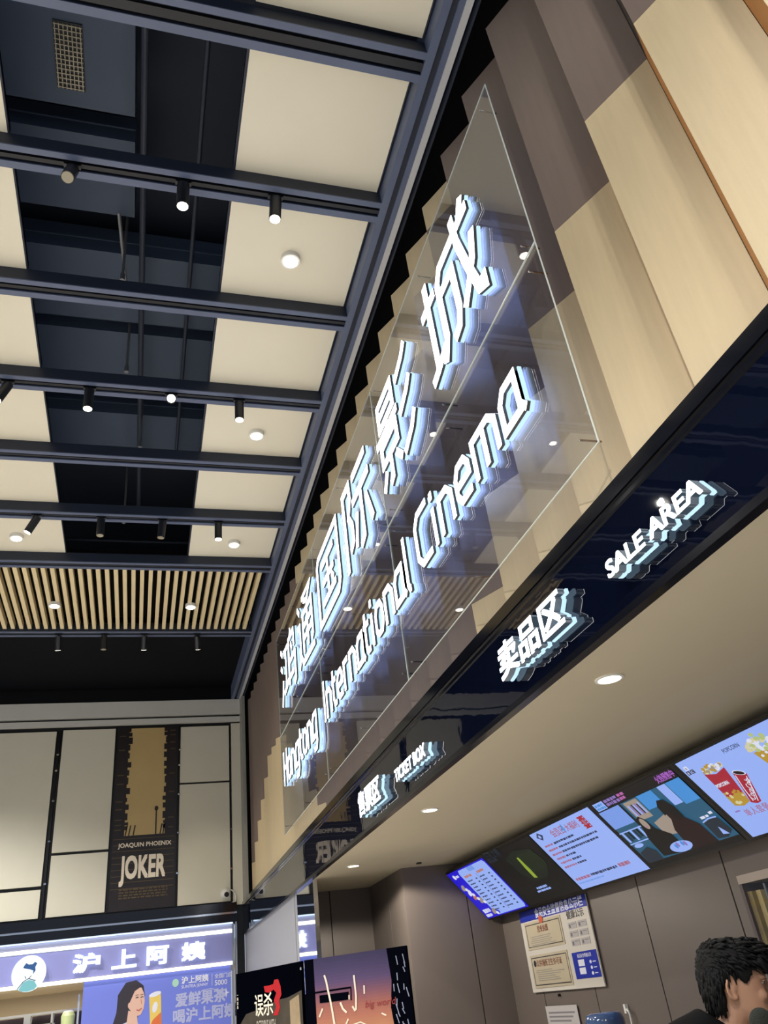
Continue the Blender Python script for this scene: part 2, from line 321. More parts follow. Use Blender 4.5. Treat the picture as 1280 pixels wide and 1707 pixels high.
# ------------------------------------------------------------------ big lit letters
SF = Fr((1.845, 0, 0), (0, -1, 0), (0, 0, 1))          # x along -y, y is height
W_ = 0.088
CH = {
 'cheng': (3.90, .97, 5.12, .90, [[(.14, .99), (.14, .1)], [(0, .74), (.29, .76)], [(.0, .06), (.14, .10), (.31, .17)],
   [(1.0, .84), (.44, .84), (.36, .74), (.36, .2), (.27, .03)], [(.75, 1.0), (.77, .72), (.84, .4), (.93, .07), (1.0, .03), (1.0, .13)], [(.86, .84), (.95, .99)],
   [(.99, .58), (.92, .36), (.70, .13)], [(.40, .62), (.62, .62), (.62, .22), (.57, .10), (.47, .07)]]),
 'ying': (5.27, .95, 5.10, .90, [[(1.0, 1.0), (.9, .92), (.66, .83)], [(1.0, .63), (.9, .54), (.68, .44)], [(1.0, .25), (.9, .14), (.67, .03)],
   [(.12, .96), (.54, .96), (.54, .70), (.12, .70), (.12, .96)], [(.12, .83), (.54, .83)], [(-.02, .59), (.62, .59)], [(.32, .68), (.32, .59)],
   [(.10, .49), (.54, .49), (.54, .30), (.10, .30), (.10, .49)], [(.32, .30), (.32, .05), (.24, .02)], [(.17, .2), (.05, .04)], [(.47, .2), (.6, .06)]]),
 'ji': (6.62, 1.0, 5.09, .89, [[(.04, 0), (.04, .97), (.30, .97), (.31, .78), (.20, .60), (.31, .44), (.31, .25), (.18, .19)], [(.44, .94), (.95, .94)], [(.38, .66), (1.0, .66)],
   [(.69, .66), (.69, .08), (.56, .03)], [(.52, .46), (.41, .1)], [(.85, .46), (1.0, .08)]]),
 'guo': (8.0, 1.10, 5.13, .84, [[(.03, .03), (.03, .88), (.1, .97), (.97, .97), (.97, .14), (.88, .03), (.03, .03)], [(.22, .77), (.78, .77)], [(.26, .50), (.74, .50)], [(.2, .23), (.8, .23)], [(.5, .77), (.5, .23)], [(.64, .42), (.72, .32)]]),
 'tong': (9.32, .97, 5.12, .88, [[(.03, .97), (.15, .84)], [(.0, .66), (.14, .66), (.14, .22), (.0, .06)], [(.14, .2), (.27, .05), (1.0, .03)], [(.36, .97), (.92, .97), (.68, .82)], [(.46, .9), (.66, .82)],
   [(.36, .16), (.36, .72), (.94, .72), (.94, .20), (.86, .16)], [(.36, .53), (.94, .53)], [(.36, .36), (.94, .36)], [(.65, .72), (.65, .16)]]),
 'hong': (10.72, 1.15, 5.13, .85, [[(.03, .97), (.13, .86)], [(.0, .70), (.1, .60)], [(.02, .03), (.14, .42)], [(.22, .84), (.50, .84)], [(.36, .84), (.36, .22)], [(.2, .18), (.52, .26)],
   [(.74, 1.0), (.67, .90)], [(.58, .14), (.58, .88), (.92, .88), (.92, .62)], [(.72, .76), (.78, .64)], [(.58, .50), (.97, .50), (.97, .08), (.88, .04)], [(.50, .25), (.86, .25)]]),
}
def backlit(o, fr):                         # the side turned to the wall carries the strong back light
    for p in o.data.polygons:
        if p.normal.dot(fr.n) < -.7: p.material_index = 1
    return o
def letter(parent, name, strokes, wd, halo=.008, depth=.020, fr=SF, m_side=None):
    b = MB(); f = MB(); h = MB()
    for st in strokes:
        closed = len(st) > 3 and (Vector(st[0])-Vector(st[-1])).length < 1e-6
        s2 = st[:-1] if closed else st
        fr.stroke(b, s2, wd, -depth, depth, closed=closed)
        fr.stroke(f, s2, wd*.96, 0.0, .004, closed=closed)
        fr.stroke(h, s2, wd+halo, -depth-.026, .022, closed=closed)
    o = b.build(name, m_side or M_SIDE, parent)
    f.build('lit_face', M_LITE, o); backlit(h.build('halo_edge', [M_HALO, M_BACK], o), fr)
    return o
sg = thing('cinema_sign', 'large lit white Chinese sign characters mounted high on the glass panes', 'sign', (1.87, 6.8, 5.1))
for nm in ('hong', 'tong', 'guo', 'ji', 'ying', 'cheng'):
    y0, wdt, z0, hgt, st = CH[nm]
    letter(sg, 'sign_character', [[(-y0+p[0]*wdt, z0+p[1]*hgt) for p in s] for s in st], {'guo': .072, 'tong': .068, 'hong': .070, 'ying': .072}.get(nm, .082))
# Latin letters: unit width, x-height 1.0, cap height 1.5
LT = {
 'H': [[(.08, 0), (.08, 1.5)], [(.92, 0), (.92, 1.5)], [(.08, .75), (.92, .75)]],
 'I': [[(.5, 0), (.5, 1.5)]], 'l': [[(.3, 1.5), (.3, .15), (.5, 0), (.7, 0)]],
 'C': [[(1, 1.42), (.35, 1.42), (.1, 1.17), (.1, .33), (.35, .08), (1, .08)]],
 'o': [[(.1, .25), (.1, .7), (.3, .92), (.7, .92), (.9, .7), (.9, .3), (.7, .08), (.3, .08), (.1, .25)]],
 'n': [[(.1, 0), (.1, .92), (.62, .92), (.9, .68), (.9, 0)]],
 'm': [[(.07, 0), (.07, .92), (.72, .92), (.93, .70), (.93, 0)], [(.5, .92), (.5, 0)]],
 'r': [[(.15, 0), (.15, .92), (.9, .92)]],
 't': [[(.3, 1.3), (.3, .3), (.5, .08), (.95, .08)], [(0, .92), (.9, .92)]],
 'i': [[(.5, 0), (.5, .98)], [(.5, 1.2), (.5, 1.42)]],
 'e': [[(.92, .08), (.3, .08), (.1, .3), (.1, .7), (.3, .92), (.7, .92), (.9, .7), (.9, .48), (.15, .48)]],
 'a': [[(.86, .92), (.32, .92), (.1, .70), (.1, .08), (.86, .08), (.86, .92)], [(.86, .92), (.86, .2), (1.06, .0)]],
 'g': [[(.9, .08), (.1, .08), (.1, .7), (.3, .92), (.9, .92), (.9, -.15), (.7, -.38), (.2, -.38)]],
}
WD = {'I': .45, 'l': .5, 'i': .42, 'm': 1.42, 'C': 1.15, 't': .72, 'r': .8, 'H': 1.0}
se = thing('cinema_sign', 'large lit white English sign lettering reading Hongtong International Cinema on the glass', 'sign', (1.87, 6.8, 4.1))
for word, ya, yb in (('Hongtong', 10.87, 8.56), ('International', 8.16, 4.90), ('Cinema', 4.73, 2.86)):
    gap = .16; tot = sum(WD.get(c, 1.0) for c in word)+gap*(len(word)-1); k = (ya-yb)/tot; x = -ya
    for c in word:
        wv = WD.get(c, 1.0)*k
        letter(se, 'sign_letter', [[(x+p[0]*wv, 4.125+p[1]*.295) for p in s] for s in LT[c]], .052)
        x += wv+gap*k
# ------------------------------------------------------------------ small lit signs on the fascia
FF = Fr((1.80, 0, 0), (0, -1, 0), (0, 0, 1))
def fascia_sign(label, txt, y0, y1, z0, z1, bold):
    t = thing('fascia_sign', label, 'sign', (1.87, (y0+y1)/2, z0), 'lit signs on the black fascia')
    vs, fs, wid = glyphs(txt, bold)
    vx = [v[0] for v in vs]; vy = [v[1] for v in vs]; x0, x1, b0, b1 = min(vx), max(vx), min(vy), max(vy)
    kx = (y0-y1)/(x1-x0); kz = (z1-z0)/(b1-b0)
    for i, c in enumerate(txt):
        if c == ' ': continue
        off = advance(txt, i, bold)
        def put(bd, d, th):
            v, f, _ = glyphs(c, bd); m = MB()
            m.add([FF.p(-y0+(off+a-x0)*kx, z0+(b-b0)*kz, d+th*(.5+e)) for a, b, e in v], f); return m
        o = put(bold, -.036, .036).build('sign_letter', mat('sign_side_glow', '737b82', .3, emit='a9c4dc', es=.07), t)
        put(bold, 0.0, .003).build('lit_face', M_LITE, o); backlit(put(bold+.006, -.058, .014).build('halo_edge', [M_HALO, M_BACK], o), FF)
fascia_sign('lit white three-character sign at right half of the fascia beside SALE AREA lettering', '卖品区', 3.67, 2.92, 2.925, 3.11, .022)
fascia_sign('lit white SALE AREA lettering at the right end of the black fascia', 'SALE AREA', 2.515, 1.86, 2.935, 3.01, .022)
fascia_sign('lit white three-character sign on the far fascia beside TICKET BOX lettering', '售票区', 6.90, 6.19, 2.90, 3.10, .022)
fascia_sign('lit white TICKET BOX lettering on the far part of the black fascia', 'TICKET BOX', 5.75, 5.02, 2.915, 3.005, .022)
# ================================================================== CEILING
beams = [(1.48, 1.69), (2.68, 2.90), (3.925, 4.12), (5.215, 5.41), (6.475, 6.67), (7.72, 7.91), (8.98, 9.17), (10.27, 10.47), (12.65, 12.85)]
bl = [None, 'topmost in the photo, second nearest the viewer', 'third nearest the viewer, with three spotlights', 'fourth nearest the viewer, without spotlights', 'fifth nearest the viewer, with a glaring spotlight', 'sixth nearest the viewer, without spotlights', 'seventh nearest the viewer, with four spotlights', 'just in front of the wooden slats', 'just behind the wooden slats']
bl[0] = 'nearest the viewer, at the very top edge'
for i, (a, b) in enumerate(beams):
    t = thing('ceiling_beam', f'dark blue grooved ceiling beam across the lobby, {bl[i]}', 'ceiling beam', (0, (a+b)/2, 7.15), 'dark cross beams of the ceiling')
    z0, x0, x1 = 7.15, -5.0, 1.70
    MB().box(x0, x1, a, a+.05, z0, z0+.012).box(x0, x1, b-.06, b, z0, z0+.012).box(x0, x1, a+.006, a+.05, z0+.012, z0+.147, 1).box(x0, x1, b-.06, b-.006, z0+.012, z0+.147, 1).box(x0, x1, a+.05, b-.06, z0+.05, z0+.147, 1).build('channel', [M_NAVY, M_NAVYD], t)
    MB().box(x0, x1, a+.08, b-.08, z0+.012, z0+.05).build('track_rail', M_GROOVE, t)
prow = [(1.70, 2.66), (2.91, 3.95), (4.13, 5.24), (5.42, 6.51), (6.68, 7.81), (7.92, 9.10), (9.18, 10.40)]
pl = ['at the top edge of the photo', 'largest one in view, in the second row', 'third row from the viewer', 'fourth row from the viewer', 'fifth row from the viewer', 'sixth row from the viewer', 'last row before the wooden slats']
for i, (a, b) in enumerate(prow):
    for side, x0, x1 in (('right', .505, 1.675), ('left', -2.32, -1.155)):
        if side == 'left' and i == 0: continue
        t = thing('ceiling_tile', f'square cream ceiling panel in the {side} column, {pl[i]}', 'ceiling panel', ((x0+x1)/2, (a+b)/2, 7.3), 'cream panels of the ceiling')
        MB().box(x0, x1, a, b, 7.3, 7.335).build('board', M_CREAM, t)
        MB().box(x0-.02, x0, a, b, 7.302, 7.37).box(x1, x1+.012, a, b, 7.302, 7.37).box(x0-.02, x1+.012, a, b, 7.335, 7.37).build('frame', M_NAVYD, t)
def surface_lamp(x, y, z, label, h=.05, watts=DOWN_W):
    t = thing('downlight', label, 'downlight', (x, y, z), 'round ceiling lamps')
    m = MB().tube([(x, y, z), (x, y, z-h)], [.085, .085], 28); m.build('housing', M_WHITEP, t)
    MB().tube([(x, y, z-h+.004), (x, y, z-h-.006)], [.066, .062], 28).build('lens', M_LAMP, t)
    spot('downlight_lamp', (x, y, z-h-.02), (x, y, 0), watts, 125, .7, (1, .9, .75), .06, t)
surface_lamp(1.075, 4.73, 7.3, 'round white lamp on the cream panel right column, nearest such lamp')
surface_lamp(1.10, 7.30, 7.3, 'round white lamp on the cream panel in the middle of the right column')
surface_lamp(1.108, 9.85, 7.3, 'round white lamp on the last right-hand cream panel before the slats')
surface_lamp(-1.73, 9.85, 7.3, 'round white lamp on the left-hand cream panel before the slats')
surface_lamp(-1.387, 11.70, 7.2, 'round lit lamp set among the wooden slats, left one')
surface_lamp(.622, 11.70, 7.2, 'round lit lamp set among the wooden slats, right one')
# wooden slats
n = 0
for i in range(46):
    x = 1.60-i*.1215
    if x < -2.9: break
    t = MB().box(x-.056, x+.0, 10.55, 12.645, 7.20, 7.31).build('wooden_slat', M_SLAT)
    tag(t, f'long pale wooden ceiling slat, {nth(i)} from the edge beam along the sign wall' if i else 'long pale wooden ceiling slat touching the edge beam along the sign wall', 'ceiling slat', 'pale wooden ceiling slats')
struct('ceiling_slat_backing', MB().box(-3.0, 1.65, 10.48, 12.64, 7.42, 7.47), M_BLACKM)
# track spotlights
def track_light(x, y, aim, label, on=True, length=.20, watts=TRACK_W, glare=1.0):
    t = thing('track_spotlight', label, 'spotlight', (x, y, 7.165), 'black track spotlights')
    MB().box(x-.06, x+.06, y-.018, y+.018, 7.14, 7.1615).build('track_adapter', M_FIX, t)
    d = (Vector(aim)-Vector((x, y, 7.0))).normalized()
    top = Vector((x, y, 7.09)); end = top+d*length
    MB().tube([(x, y, 7.145), (x, y, 7.10)], .012, 10).build('stem', M_FIX, t)
    h = MB().tube([top-d*.03, top-d*.028, end-d*.012, end], [.03, .048, .048, .046], 24).build('lamp_head', M_FIX, t, smooth=False)
    MB().tube([end-d*.01, end+d*.003], [.041, .041], 24).build('lens', M_LAMP if on else M_LAMPO, h)
    if on: spot('track_lamp', end+d*.02, end+d*4, watts, 46, .7, (1, .88, .70), .035, t)
bm_y = {2: 4.02, 4: 6.57, 6: 9.07, 8: 12.75}
bn = {2: 'beam third nearest the viewer', 4: 'beam fifth nearest the viewer', 6: 'beam before the slats', 8: 'beam behind the slats'}
TLs = [(2, -.70, (-.9, 2.2, 2.6), False, 'turned towards the viewer, unlit, leftmost'), (2, .11, (.1, 4.6, 0), True, 'pointing down, middle'), (2, .83, (.4, 4.4, 0), True, 'tilted left, rightmost'),
       (4, -1.44, (-3.2, 6.2, 2), True, 'tilted far left, leftmost'), (4, -.68, (-.7, 6.8, 0), True, 'pointing down, second from left'), (4, .12, (.0, .2, 2.2), True, 'glaring at the viewer'), (4, .82, (.8, 6.7, 0), True, 'pointing down, rightmost'),
       (6, -1.40, (-3.5, 9.6, 2.5), True, 'tilted left over the lit panel, leftmost'), (6, -.64, (-.62, 9.3, 0), False, 'hanging straight and unlit, second from left'), (6, .11, (-.4, 9.6, 0), False, 'slightly tilted and unlit, third from left'), (6, .82, (.84, 9.3, 0), True, 'pointing down, rightmost'),
       (8, -1.40, (-1.3, 14.6, 2.6), True, 'lit, leftmost'), (8, -.70, (-.6, 13.1, 0), False, 'unlit, second from left'), (8, -.07, (0, 15.0, 2.6), True, 'lit, third from left'), (8, .79, (1.3, 15.6, 3), True, 'lit and tilted right, rightmost')]
for b_, x, aim, on, lb in TLs:
    track_light(x, bm_y[b_], aim, f'black spotlight {lb} on the {bn[b_]}', on)
# ducts, pipes, struts and the vent above the beams
for i, (x0, x1, y0, y1, z0) in enumerate([(-5, -.30, 2.2, 4.21, 8.2), (-5, -.30, 4.46, 5.26, 8.22), (-5, 1.6, 5.72, 6.66, 8.22), (-5, 1.6, 6.85, 7.9, 8.24), (-5, 1.6, 8.3, 9.3, 8.24)]):
    o = MB().box(x0, x1, y0, y1, z0, z0+.35).box(x0, x1, y0-.015, y1+.015, z0+.16, z0+.19).build('air_duct', M_DUCT)
    tag(o, f'wide painted air duct above the beams, {["the one holding the square vent", "second", "third", "fourth", "fifth"][i]} from the viewer' if i else 'wide painted air duct above the beams holding the square-mesh vent', 'air duct', 'painted air ducts')
t = thing('air_vent', 'square-mesh air vent grille in the painted duct at upper left', 'vent', (-.79, 3.78, 8.2))
v = MB().box(-.905, -.69, 3.52, 4.06, 8.185, 8.199); v.build('vent_frame', mat('vent_dark', '20242c', .6), t)
g = MB()
for i in range(7): g.box(-.895+i*.031, -.888+i*.031, 3.53, 4.05, 8.172, 8.185)
for i in range(14): g.box(-.90, -.695, 3.535+i*.0385, 3.542+i*.0385, 8.170, 8.183)
g.build('mesh_grille', mat('vent_mesh', '8d8878', .4, .5), t)
for x, y0, y1, z, r, lb in [(-.22, 2.0, 10.3, 8.05, .03, 'long dark pipe running away between the panel columns'), (.25, 2.0, 9.0, 8.1, .022, 'thin dark pipe running beside the thicker ceiling pipe')]:
    tag(MB().tube([(x, y0, z), (x, y1, z)], r, 12).build('ceiling_pipe', M_NAVYD), lb, 'pipe')
for i, (y, z) in enumerate([(11.05, 7.95), (11.45, 7.9)]):
    tag(MB().tube([(-4.5, y, z), (1.6, y, z)], .03, 10).build('ceiling_pipe', M_NAVYD), ['dark cross pipe above the slats, nearer one', 'dark cross pipe above the slats, farther one'][i], 'pipe')
struts = [(-.38, 5.48, 'pale crossed hanger strut above the third beam'), (-.35, 6.76, 'short hanger rod above the fifth beam'), (-.2, 8.1, 'short hanger rod above the sixth beam'), (-.4, 9.9, 'short hanger rod just before the slats')]
for x, y, lb in struts:
    m = MB().tube([(x, y, 8.85), (x, y, 7.62)], .014, 8).tube([(x, y, 7.66), (x, y, 7.58)], .024, 8)
    if y < 6: m.tube([(x-.06, y-.3, 8.15), (x+.02, y+.25, 7.8)], .018, 6)
    tag(m.build('hanger_rod', mat('galvanised', '77797c', .5, .6)), lb, 'hanger')
# ================================================================== BACK WALL: film poster and camera
BF = Fr((0, BY-0.052, 0), (1, 0, 0), (0, 0, 1))
def flat(name, mats, parent, fn):
    m = MB(); fn(m); return m.build(name, mats, parent)
M_PTAN = mat('poster_tan_print', 'b79f6c', 0.4, var=0.15, vscale=1.5)
M_PDARK = mat('poster_dark_print', '1d1618', 0.35, var=0.5, vscale=8)
M_PMID = mat('poster_brown_print', '4d4029', 0.4, var=0.4, vscale=12)
M_PWHITE = mat('poster_white_print', 'e2d7c4', 0.4)
t = thing('film_poster', 'tall tan and black film poster with white title on the back wall', 'poster', (.08, BY-.03, 3.37))
MB().box(-.50, .655, BY-.05, BY-.003, 3.37, 6.64).build('backing_board', M_PDARK, t)
def pf(m):
    BF.rect(m, -.28, 4.62, .44, 6.62, .002, .002, 0)
    z = 4.72; rnd = random.Random(3)
    while z < 6.6:
        h = rnd.uniform(.05, .14)
        BF.rect(m, -.30, z, -.28+rnd.uniform(.02, .07), min(6.62, z+h), .004, .002, 1); BF.rect(m, .43-rnd.uniform(.01, .05), z, .47, min(6.62, z+h), .004, .002, 1)
        if rnd.random() < .7: BF.rect(m, -.46, z, -.34, z+.02, .002, .002, 2)
        if rnd.random() < .7: BF.rect(m, .5, z, .6, z+.02, .002, .002, 2)
        z += h+rnd.uniform(.01, .07)
    for i in range(9): BF.rect(m, -.47, 3.72+i*.105, .62, 3.732+i*.105, .002, .002, 2)
    BF.stroke(m, [(.28, 4.62), (.28, 5.05)], .025, .004, .002, 1); BF.ell(m, .28, 5.08, .035, .045, .004, .002, 1)
    for x in (-.26, -.2, -.12, .36, .41): BF.stroke(m, [(x, 4.62), (x+.03, 4.80)], .022, .004, .002, 1)
    BF.text(m, 'JOAQUIN PHOENIX', .10, 4.42, .105, .004, .002, 3, .02, 1.0, 0, 'CENTER')
    BF.text(m, 'JOKER', .085, 3.90, .52, .004, .002, 3, .035, .52, 0, 'CENTER')
    rnd = random.Random(9)
    for r in range(4):
        x = -.32
        while x < .5:
            q = rnd.uniform(.03, .10); BF.rect(m, x, 3.56+r*.045, min(.52, x+q), 3.585+r*.045, .004, .002, 2); x += q+.02
flat('printed_sheet', [M_PTAN, M_PDARK, M_PMID, M_PWHITE], t, pf)
fr_ = MB()
for x in (-.505, .655): fr_.box(x-.012, x+.012, BY-.065, BY-.003, 3.36, 6.64)
fr_.build('side_frame', M_BLACK, t)
# black uprights between the panels with small chrome clips
for x, nm in ((-1.56, 'black upright strip with chrome clips between the left and middle wall panels'), (.687, 'black upright strip with chrome clips right of the film poster'), (1.667, 'black upright strip with chrome clips at the right end of the wall panels')):
    t = thing('upright_strip', nm, 'trim', (x, BY-.03, 3.36))
    MB().box(x-.008, x+.008, BY-.058, BY-.003, 3.36, 6.62).build('strip', M_BLACK, t)
    for z in (3.9, 4.6, 5.3, 5.85, 6.15): MB().box(x-.02, x+.02, BY-.066, BY-.058, z, z+.03).build('clip', M_CHROME, t)
t = thing('security_camera', 'small white wall camera with a curly cable at the panel corner', 'camera', (1.57, BY-.06, 3.5))
MB().cyl((1.55, BY-.051, 3.5), (1.55, BY-.085, 3.5), .085).build('mount_plate', M_WHITEP, t)
MB().ball((1.56, BY-.135, 3.49), .075, 10).build('dome', M_WHITEP, t, True)
MB().cyl((1.555, BY-.195, 3.47), (1.56, BY-.225, 3.462), .042).build('lens', M_FIX, t)
MB().tube([(1.60+.14*math.sin(a*.5), BY-.09, 3.56-.045*a+.03*math.sin(a*1.3)) for a in range(9)], .010, 6).build('cable', M_WHITEP, t)
# ================================================================== TEA SHOP below
TF = Fr((0, 16.2, 0), (1, 0, 0), (0, 0, 1))
M_LAV = mat('lavender_sign_board', '8c90cc', 0.35, var=0.04, vscale=2)
M_LAV2 = mat('pale_lavender_header', 'c3c6e8', 0.35)
M_LED = emat('led_tube_white', 'fffaf2', 2.2)
M_SIGNW = emat('shop_letter_white', 'f4fcff', 1.2)
M_BLUEP = mat('periwinkle_print', '6572c4', 0.35)
M_BLUEP.node_tree.nodes['Principled BSDF'].inputs['Emission Color'].default_value = lin('6572c4'); M_BLUEP.node_tree.nodes['Principled BSDF'].inputs['Emission Strength'].default_value = .25
t = thing('shop_sign', 'lavender tea shop sign with lit white characters and round logo', 'sign', (-.3, 16.25, 2.36))
MB().box(-4.5, 1.68, 16.21, 16.3, 2.42, 2.85).build('board', M_LAV, t)
MB().box(-4.5, 1.68, 16.20, 16.3, 2.93, 3.02).build('header_board', M_LAV2, t)
def shopchar(c, x0, x1, z0, z1):
    vs, fs, wd = glyphs(c, .04); vx = [v[0] for v in vs]; vy = [v[1] for v in vs]
    m = MB(); m.add([TF.p(x0+(a-min(vx))/(max(vx)-min(vx))*(x1-x0), z0+(b-min(vy))/(max(vy)-min(vy))*(z1-z0), .02+.04*(.5+e)) for a, b, e in vs], fs)
    m.build('sign_character', M_SIGNW, t)
for c, x0, x1 in (('沪', -1.0, -.555), ('上', -.37, .04), ('阿', .20, .575), ('姨', .785, 1.2)): shopchar(c, x0, x1, 2.485, 2.775)
lg = MB(); TF.ell(lg, -1.665, 2.565, .265, .265, .06, .03, 0, 40); lgo = lg.build('round_logo', emat('logo_disc_white', 'f6feff', 0.9), t)
def lf(m):
    TF.poly(m, [(-1.75, 2.68), (-1.72, 2.72), (-1.68, 2.695), (-1.62, 2.695), (-1.585, 2.725), (-1.55, 2.70), (-1.575, 2.65), (-1.565, 2.60), (-1.60, 2.545), (-1.60, 2.60), (-1.65, 2.62), (-1.71, 2.635), (-1.76, 2.65)], .091, .003, 0)
    TF.poly(m, [(-1.80, 2.34), (-1.74, 2.44), (-1.66, 2.47), (-1.57, 2.45), (-1.52, 2.37), (-1.56, 2.325), (-1.665, 2.303), (-1.75, 2.315)], .091, .003, 1)
    TF.stroke(m, [(-1.82, 2.35), (-1.74, 2.45), (-1.66, 2.49), (-1.55, 2.45)], .012, .093, .003, 2); TF.stroke(m, [(-1.70, 2.49), (-1.72, 2.53)], .01, .093, .003, 2); TF.stroke(m, [(-1.66, 2.49), (-1.62, 2.53)], .01, .093, .003, 2)
flat('logo_drawing', [emat('logo_blue', '2e6fb8', .5), emat('logo_mint', '8fe0e6', .6), mat('logo_line', '1d3d5c')], lgo, lf)
for z, nm in ((2.862, 'bright white light tube above the tea shop characters'), (2.355, 'bright white light tube below the tea shop characters')):
    tag(MB().box(-4.5, 1.70, 16.19, 16.22, z, z+.055).build('light_tube', M_LED), nm, 'light', 'light tubes of the tea shop sign')
tag(MB().box(-4.5, 1.68, 16.155, 16.195, 3.003, 3.018).build('light_edge', emat('blue_white_edge', 'cfe6ff', 1.5)), 'thin cool light edge under the black bar over the tea shop', 'light')
# blue poster
PX0, PX1 = -.80, 1.645
t = thing('shop_poster', 'blue tea shop poster of a smiling woman holding a drink cup', 'poster', (.4, 16.27, .6))
MB().box(PX0, PX1, 16.25, 16.29, .6, 2.35).build('poster_board', M_BLUEP, t)
PF = Fr((0, 16.249, 0), (1, 0, 0), (0, 0, 1))
pm = [mat('print_hair', '2c2836'), mat('print_skin', 'd9b3a4'), mat('print_shirt', 'c2cbe4'), mat('print_cup_yellow', 'e2c768'), mat('print_cup_orange', 'd9703f'), mat('print_white', 'dfe3f6'), mat('print_mint', 'a8d6c4'), mat('print_lip', 'b8625f'), mat('print_cloudwhite', 'b7bde6')]
def tp(m):
    PF.poly(m, [(-.30, 1.35), (-.32, 1.62), (-.25, 1.85), (-.24, 2.1), (-.12, 2.27), (.05, 2.29), (.17, 2.20), (.20, 2.05), (.12, 1.9), (.05, 1.5), (-.1, 1.35)], .001, .001, 0)
    PF.poly(m, [(-.48, .7), (-.42, 1.5), (-.20, 1.66), (.0, 1.72), (.16, 1.62), (.26, 1.3), (.3, .7)], .002, .001, 2)
    PF.poly(m, [(-.08, 1.68), (-.06, 1.86), (.08, 1.80), (.10, 1.66), (.02, 1.55)], .003, .001, 1)
    PF.poly(m, [(-.06, 1.95), (-.02, 2.10), (.06, 2.18), (.14, 2.17), (.185, 2.08), (.20, 1.97), (.185, 1.86), (.14, 1.775), (.08, 1.765), (.0, 1.82), (-.055, 1.89)], .004, .001, 1)
    PF.poly(m, [(-.07, 1.92), (-.03, 2.0), (.03, 2.13), (.14, 2.19), (.05, 2.22), (-.08, 2.15), (-.12, 2.0)], .005, .001, 0)
    for x in (.075, .155): PF.stroke(m, [(x-.025, 2.025), (x, 2.037), (x+.022, 2.03)], .012, .006, .001, 0); PF.stroke(m, [(x-.03, 2.065), (x+.02, 2.072)], .008, .006, .001, 0)
    PF.stroke(m, [(.07, 1.855), (.11, 1.84), (.155, 1.87)], .018, .006, .001, 7); PF.stroke(m, [(.135, 2.0), (.15, 1.93)], .008, .006, .001, 7)
    PF.ell(m, -.05, 1.93, .02, .04, .006, .001, 1)
    PF.poly(m, [(.27, 2.02), (.34, 1.0), (.52, 1.0), (.46, 2.06)], .003, .001, 3); PF.ell(m, .365, 2.05, .10, .035, .004, .001, 5, rot=.2)
    PF.poly(m, [(.305, 1.6), (.34, 1.68), (.42, 1.74), (.47, 1.78), (.485, 1.6), (.50, 1.3), (.32, 1.3)], .004, .001, 4); PF.ell(m, .37, 1.86, .04, .08, .004, .001, 5, rot=-.2)
    PF.poly(m, [(.28, 1.3), (.30, 1.5), (.44, 1.55), (.53, 1.5), (.55, 1.2), (.4, 1.0)], .006, .001, 1)
    PF.ell(m, .70, 2.18, .055, .06, .003, .001, 6)
    PF.text(m, '沪上阿姨', .80, 2.16, .115, .003, .001, 5, .03, 1.0); PF.text(m, 'SUNTEA JENNY', .80, 2.085, .062, .003, .001, 5, .01, 1.05)
    PF.rect(m, 1.315, 2.07, 1.322, 2.25, .003, .001, 5)
    PF.text(m, '全国门店', 1.36, 2.18, .075, .003, .001, 5, .01); PF.text(m, '5000', 1.36, 2.07, .11, .003, .001, 5, .01)
    PF.text(m, '爱鲜果茶', .70, 1.835, .215, .003, .001, 8, .03); PF.text(m, '喝沪上阿姨', .66, 1.60, .215, .003, .001, 8, .03)
    PF.stroke(m, [(1.10, 1.97), (1.15, 2.02), (1.30, 2.03), (1.45, 1.99), (1.53, 1.94)], .008, .003, .001, 5)
    PF.poly(m, [(1.53, 1.90), (1.545, 1.955), (1.56, 2.02), (1.575, 1.955), (1.62, 1.94), (1.575, 1.925), (1.56, 1.86), (1.545, 1.925)], .003, .001, 5)
flat('printed_picture', pm, t, tp)
# shop interior behind the counter opening
struct('wall_shop', MB().box(-6.0, 1.9, 19.4, 19.5, 0, 3.0).box(-6, 1.9, 16.35, 19.5, 2.36, 2.42), mat('shop_beige', 'c8b896', 0.7))
struct('shop_front_post', MB().box(1.665, 1.70, 16.16, 16.24, 0, 3.0).box(1.715, 1.745, 16.10, 16.24, 0, 3.02).box(1.76, 1.89, 16.2, 16.3, 0, 3.0, 1), [M_CHROME, M_BLACK])
SFx = -1.5
t = thing('shop_shelf', 'white shelf unit under the tea shop sign with dark goods behind', 'shelf', (-1.9, 16.8, 1.0))
MB().box(-3.2, -.82, 16.6, 16.9, 1.965, 2.0).box(-3.2, -1.25, 16.6, 16.9, 1.80, 1.83).build('shelf_board', M_WHITEP, t)
MB().box(-3.2, -.82, 16.95, 17.0, 1.0, 1.96).build('back_panel', mat('shelf_dark_back', '4a3c44', .6, var=.5, vscale=9), t)
MB().box(-1.72, -1.62, 16.6, 16.9, 1.2, 1.965).box(-1.30, -1.27, 16.6, 16.9, 1.0, 1.965).build('shelf_upright', M_WHITEP, t)
t = thing('menu_stand', 'white framed menu stand at the lower left of the tea shop', 'frame', (-1.9, 16.5, 1.4))
MB().box(-2.2, -1.42, 16.5, 16.53, 1.78, 1.82).box(-1.46, -1.42, 16.5, 16.53, 1.4, 1.8).box(-2.2, -1.46, 16.52, 16.53, 1.4, 1.78, 1).build('stand_face', [M_WHITEP, mat('menu_dark', '3c342e', .5, var=.4, vscale=20)], t)
t = thing('drink_sample', 'pale green drink in a tall clear cup on the tea shop shelf', 'cup', (-1.02, 16.45, 1.5))
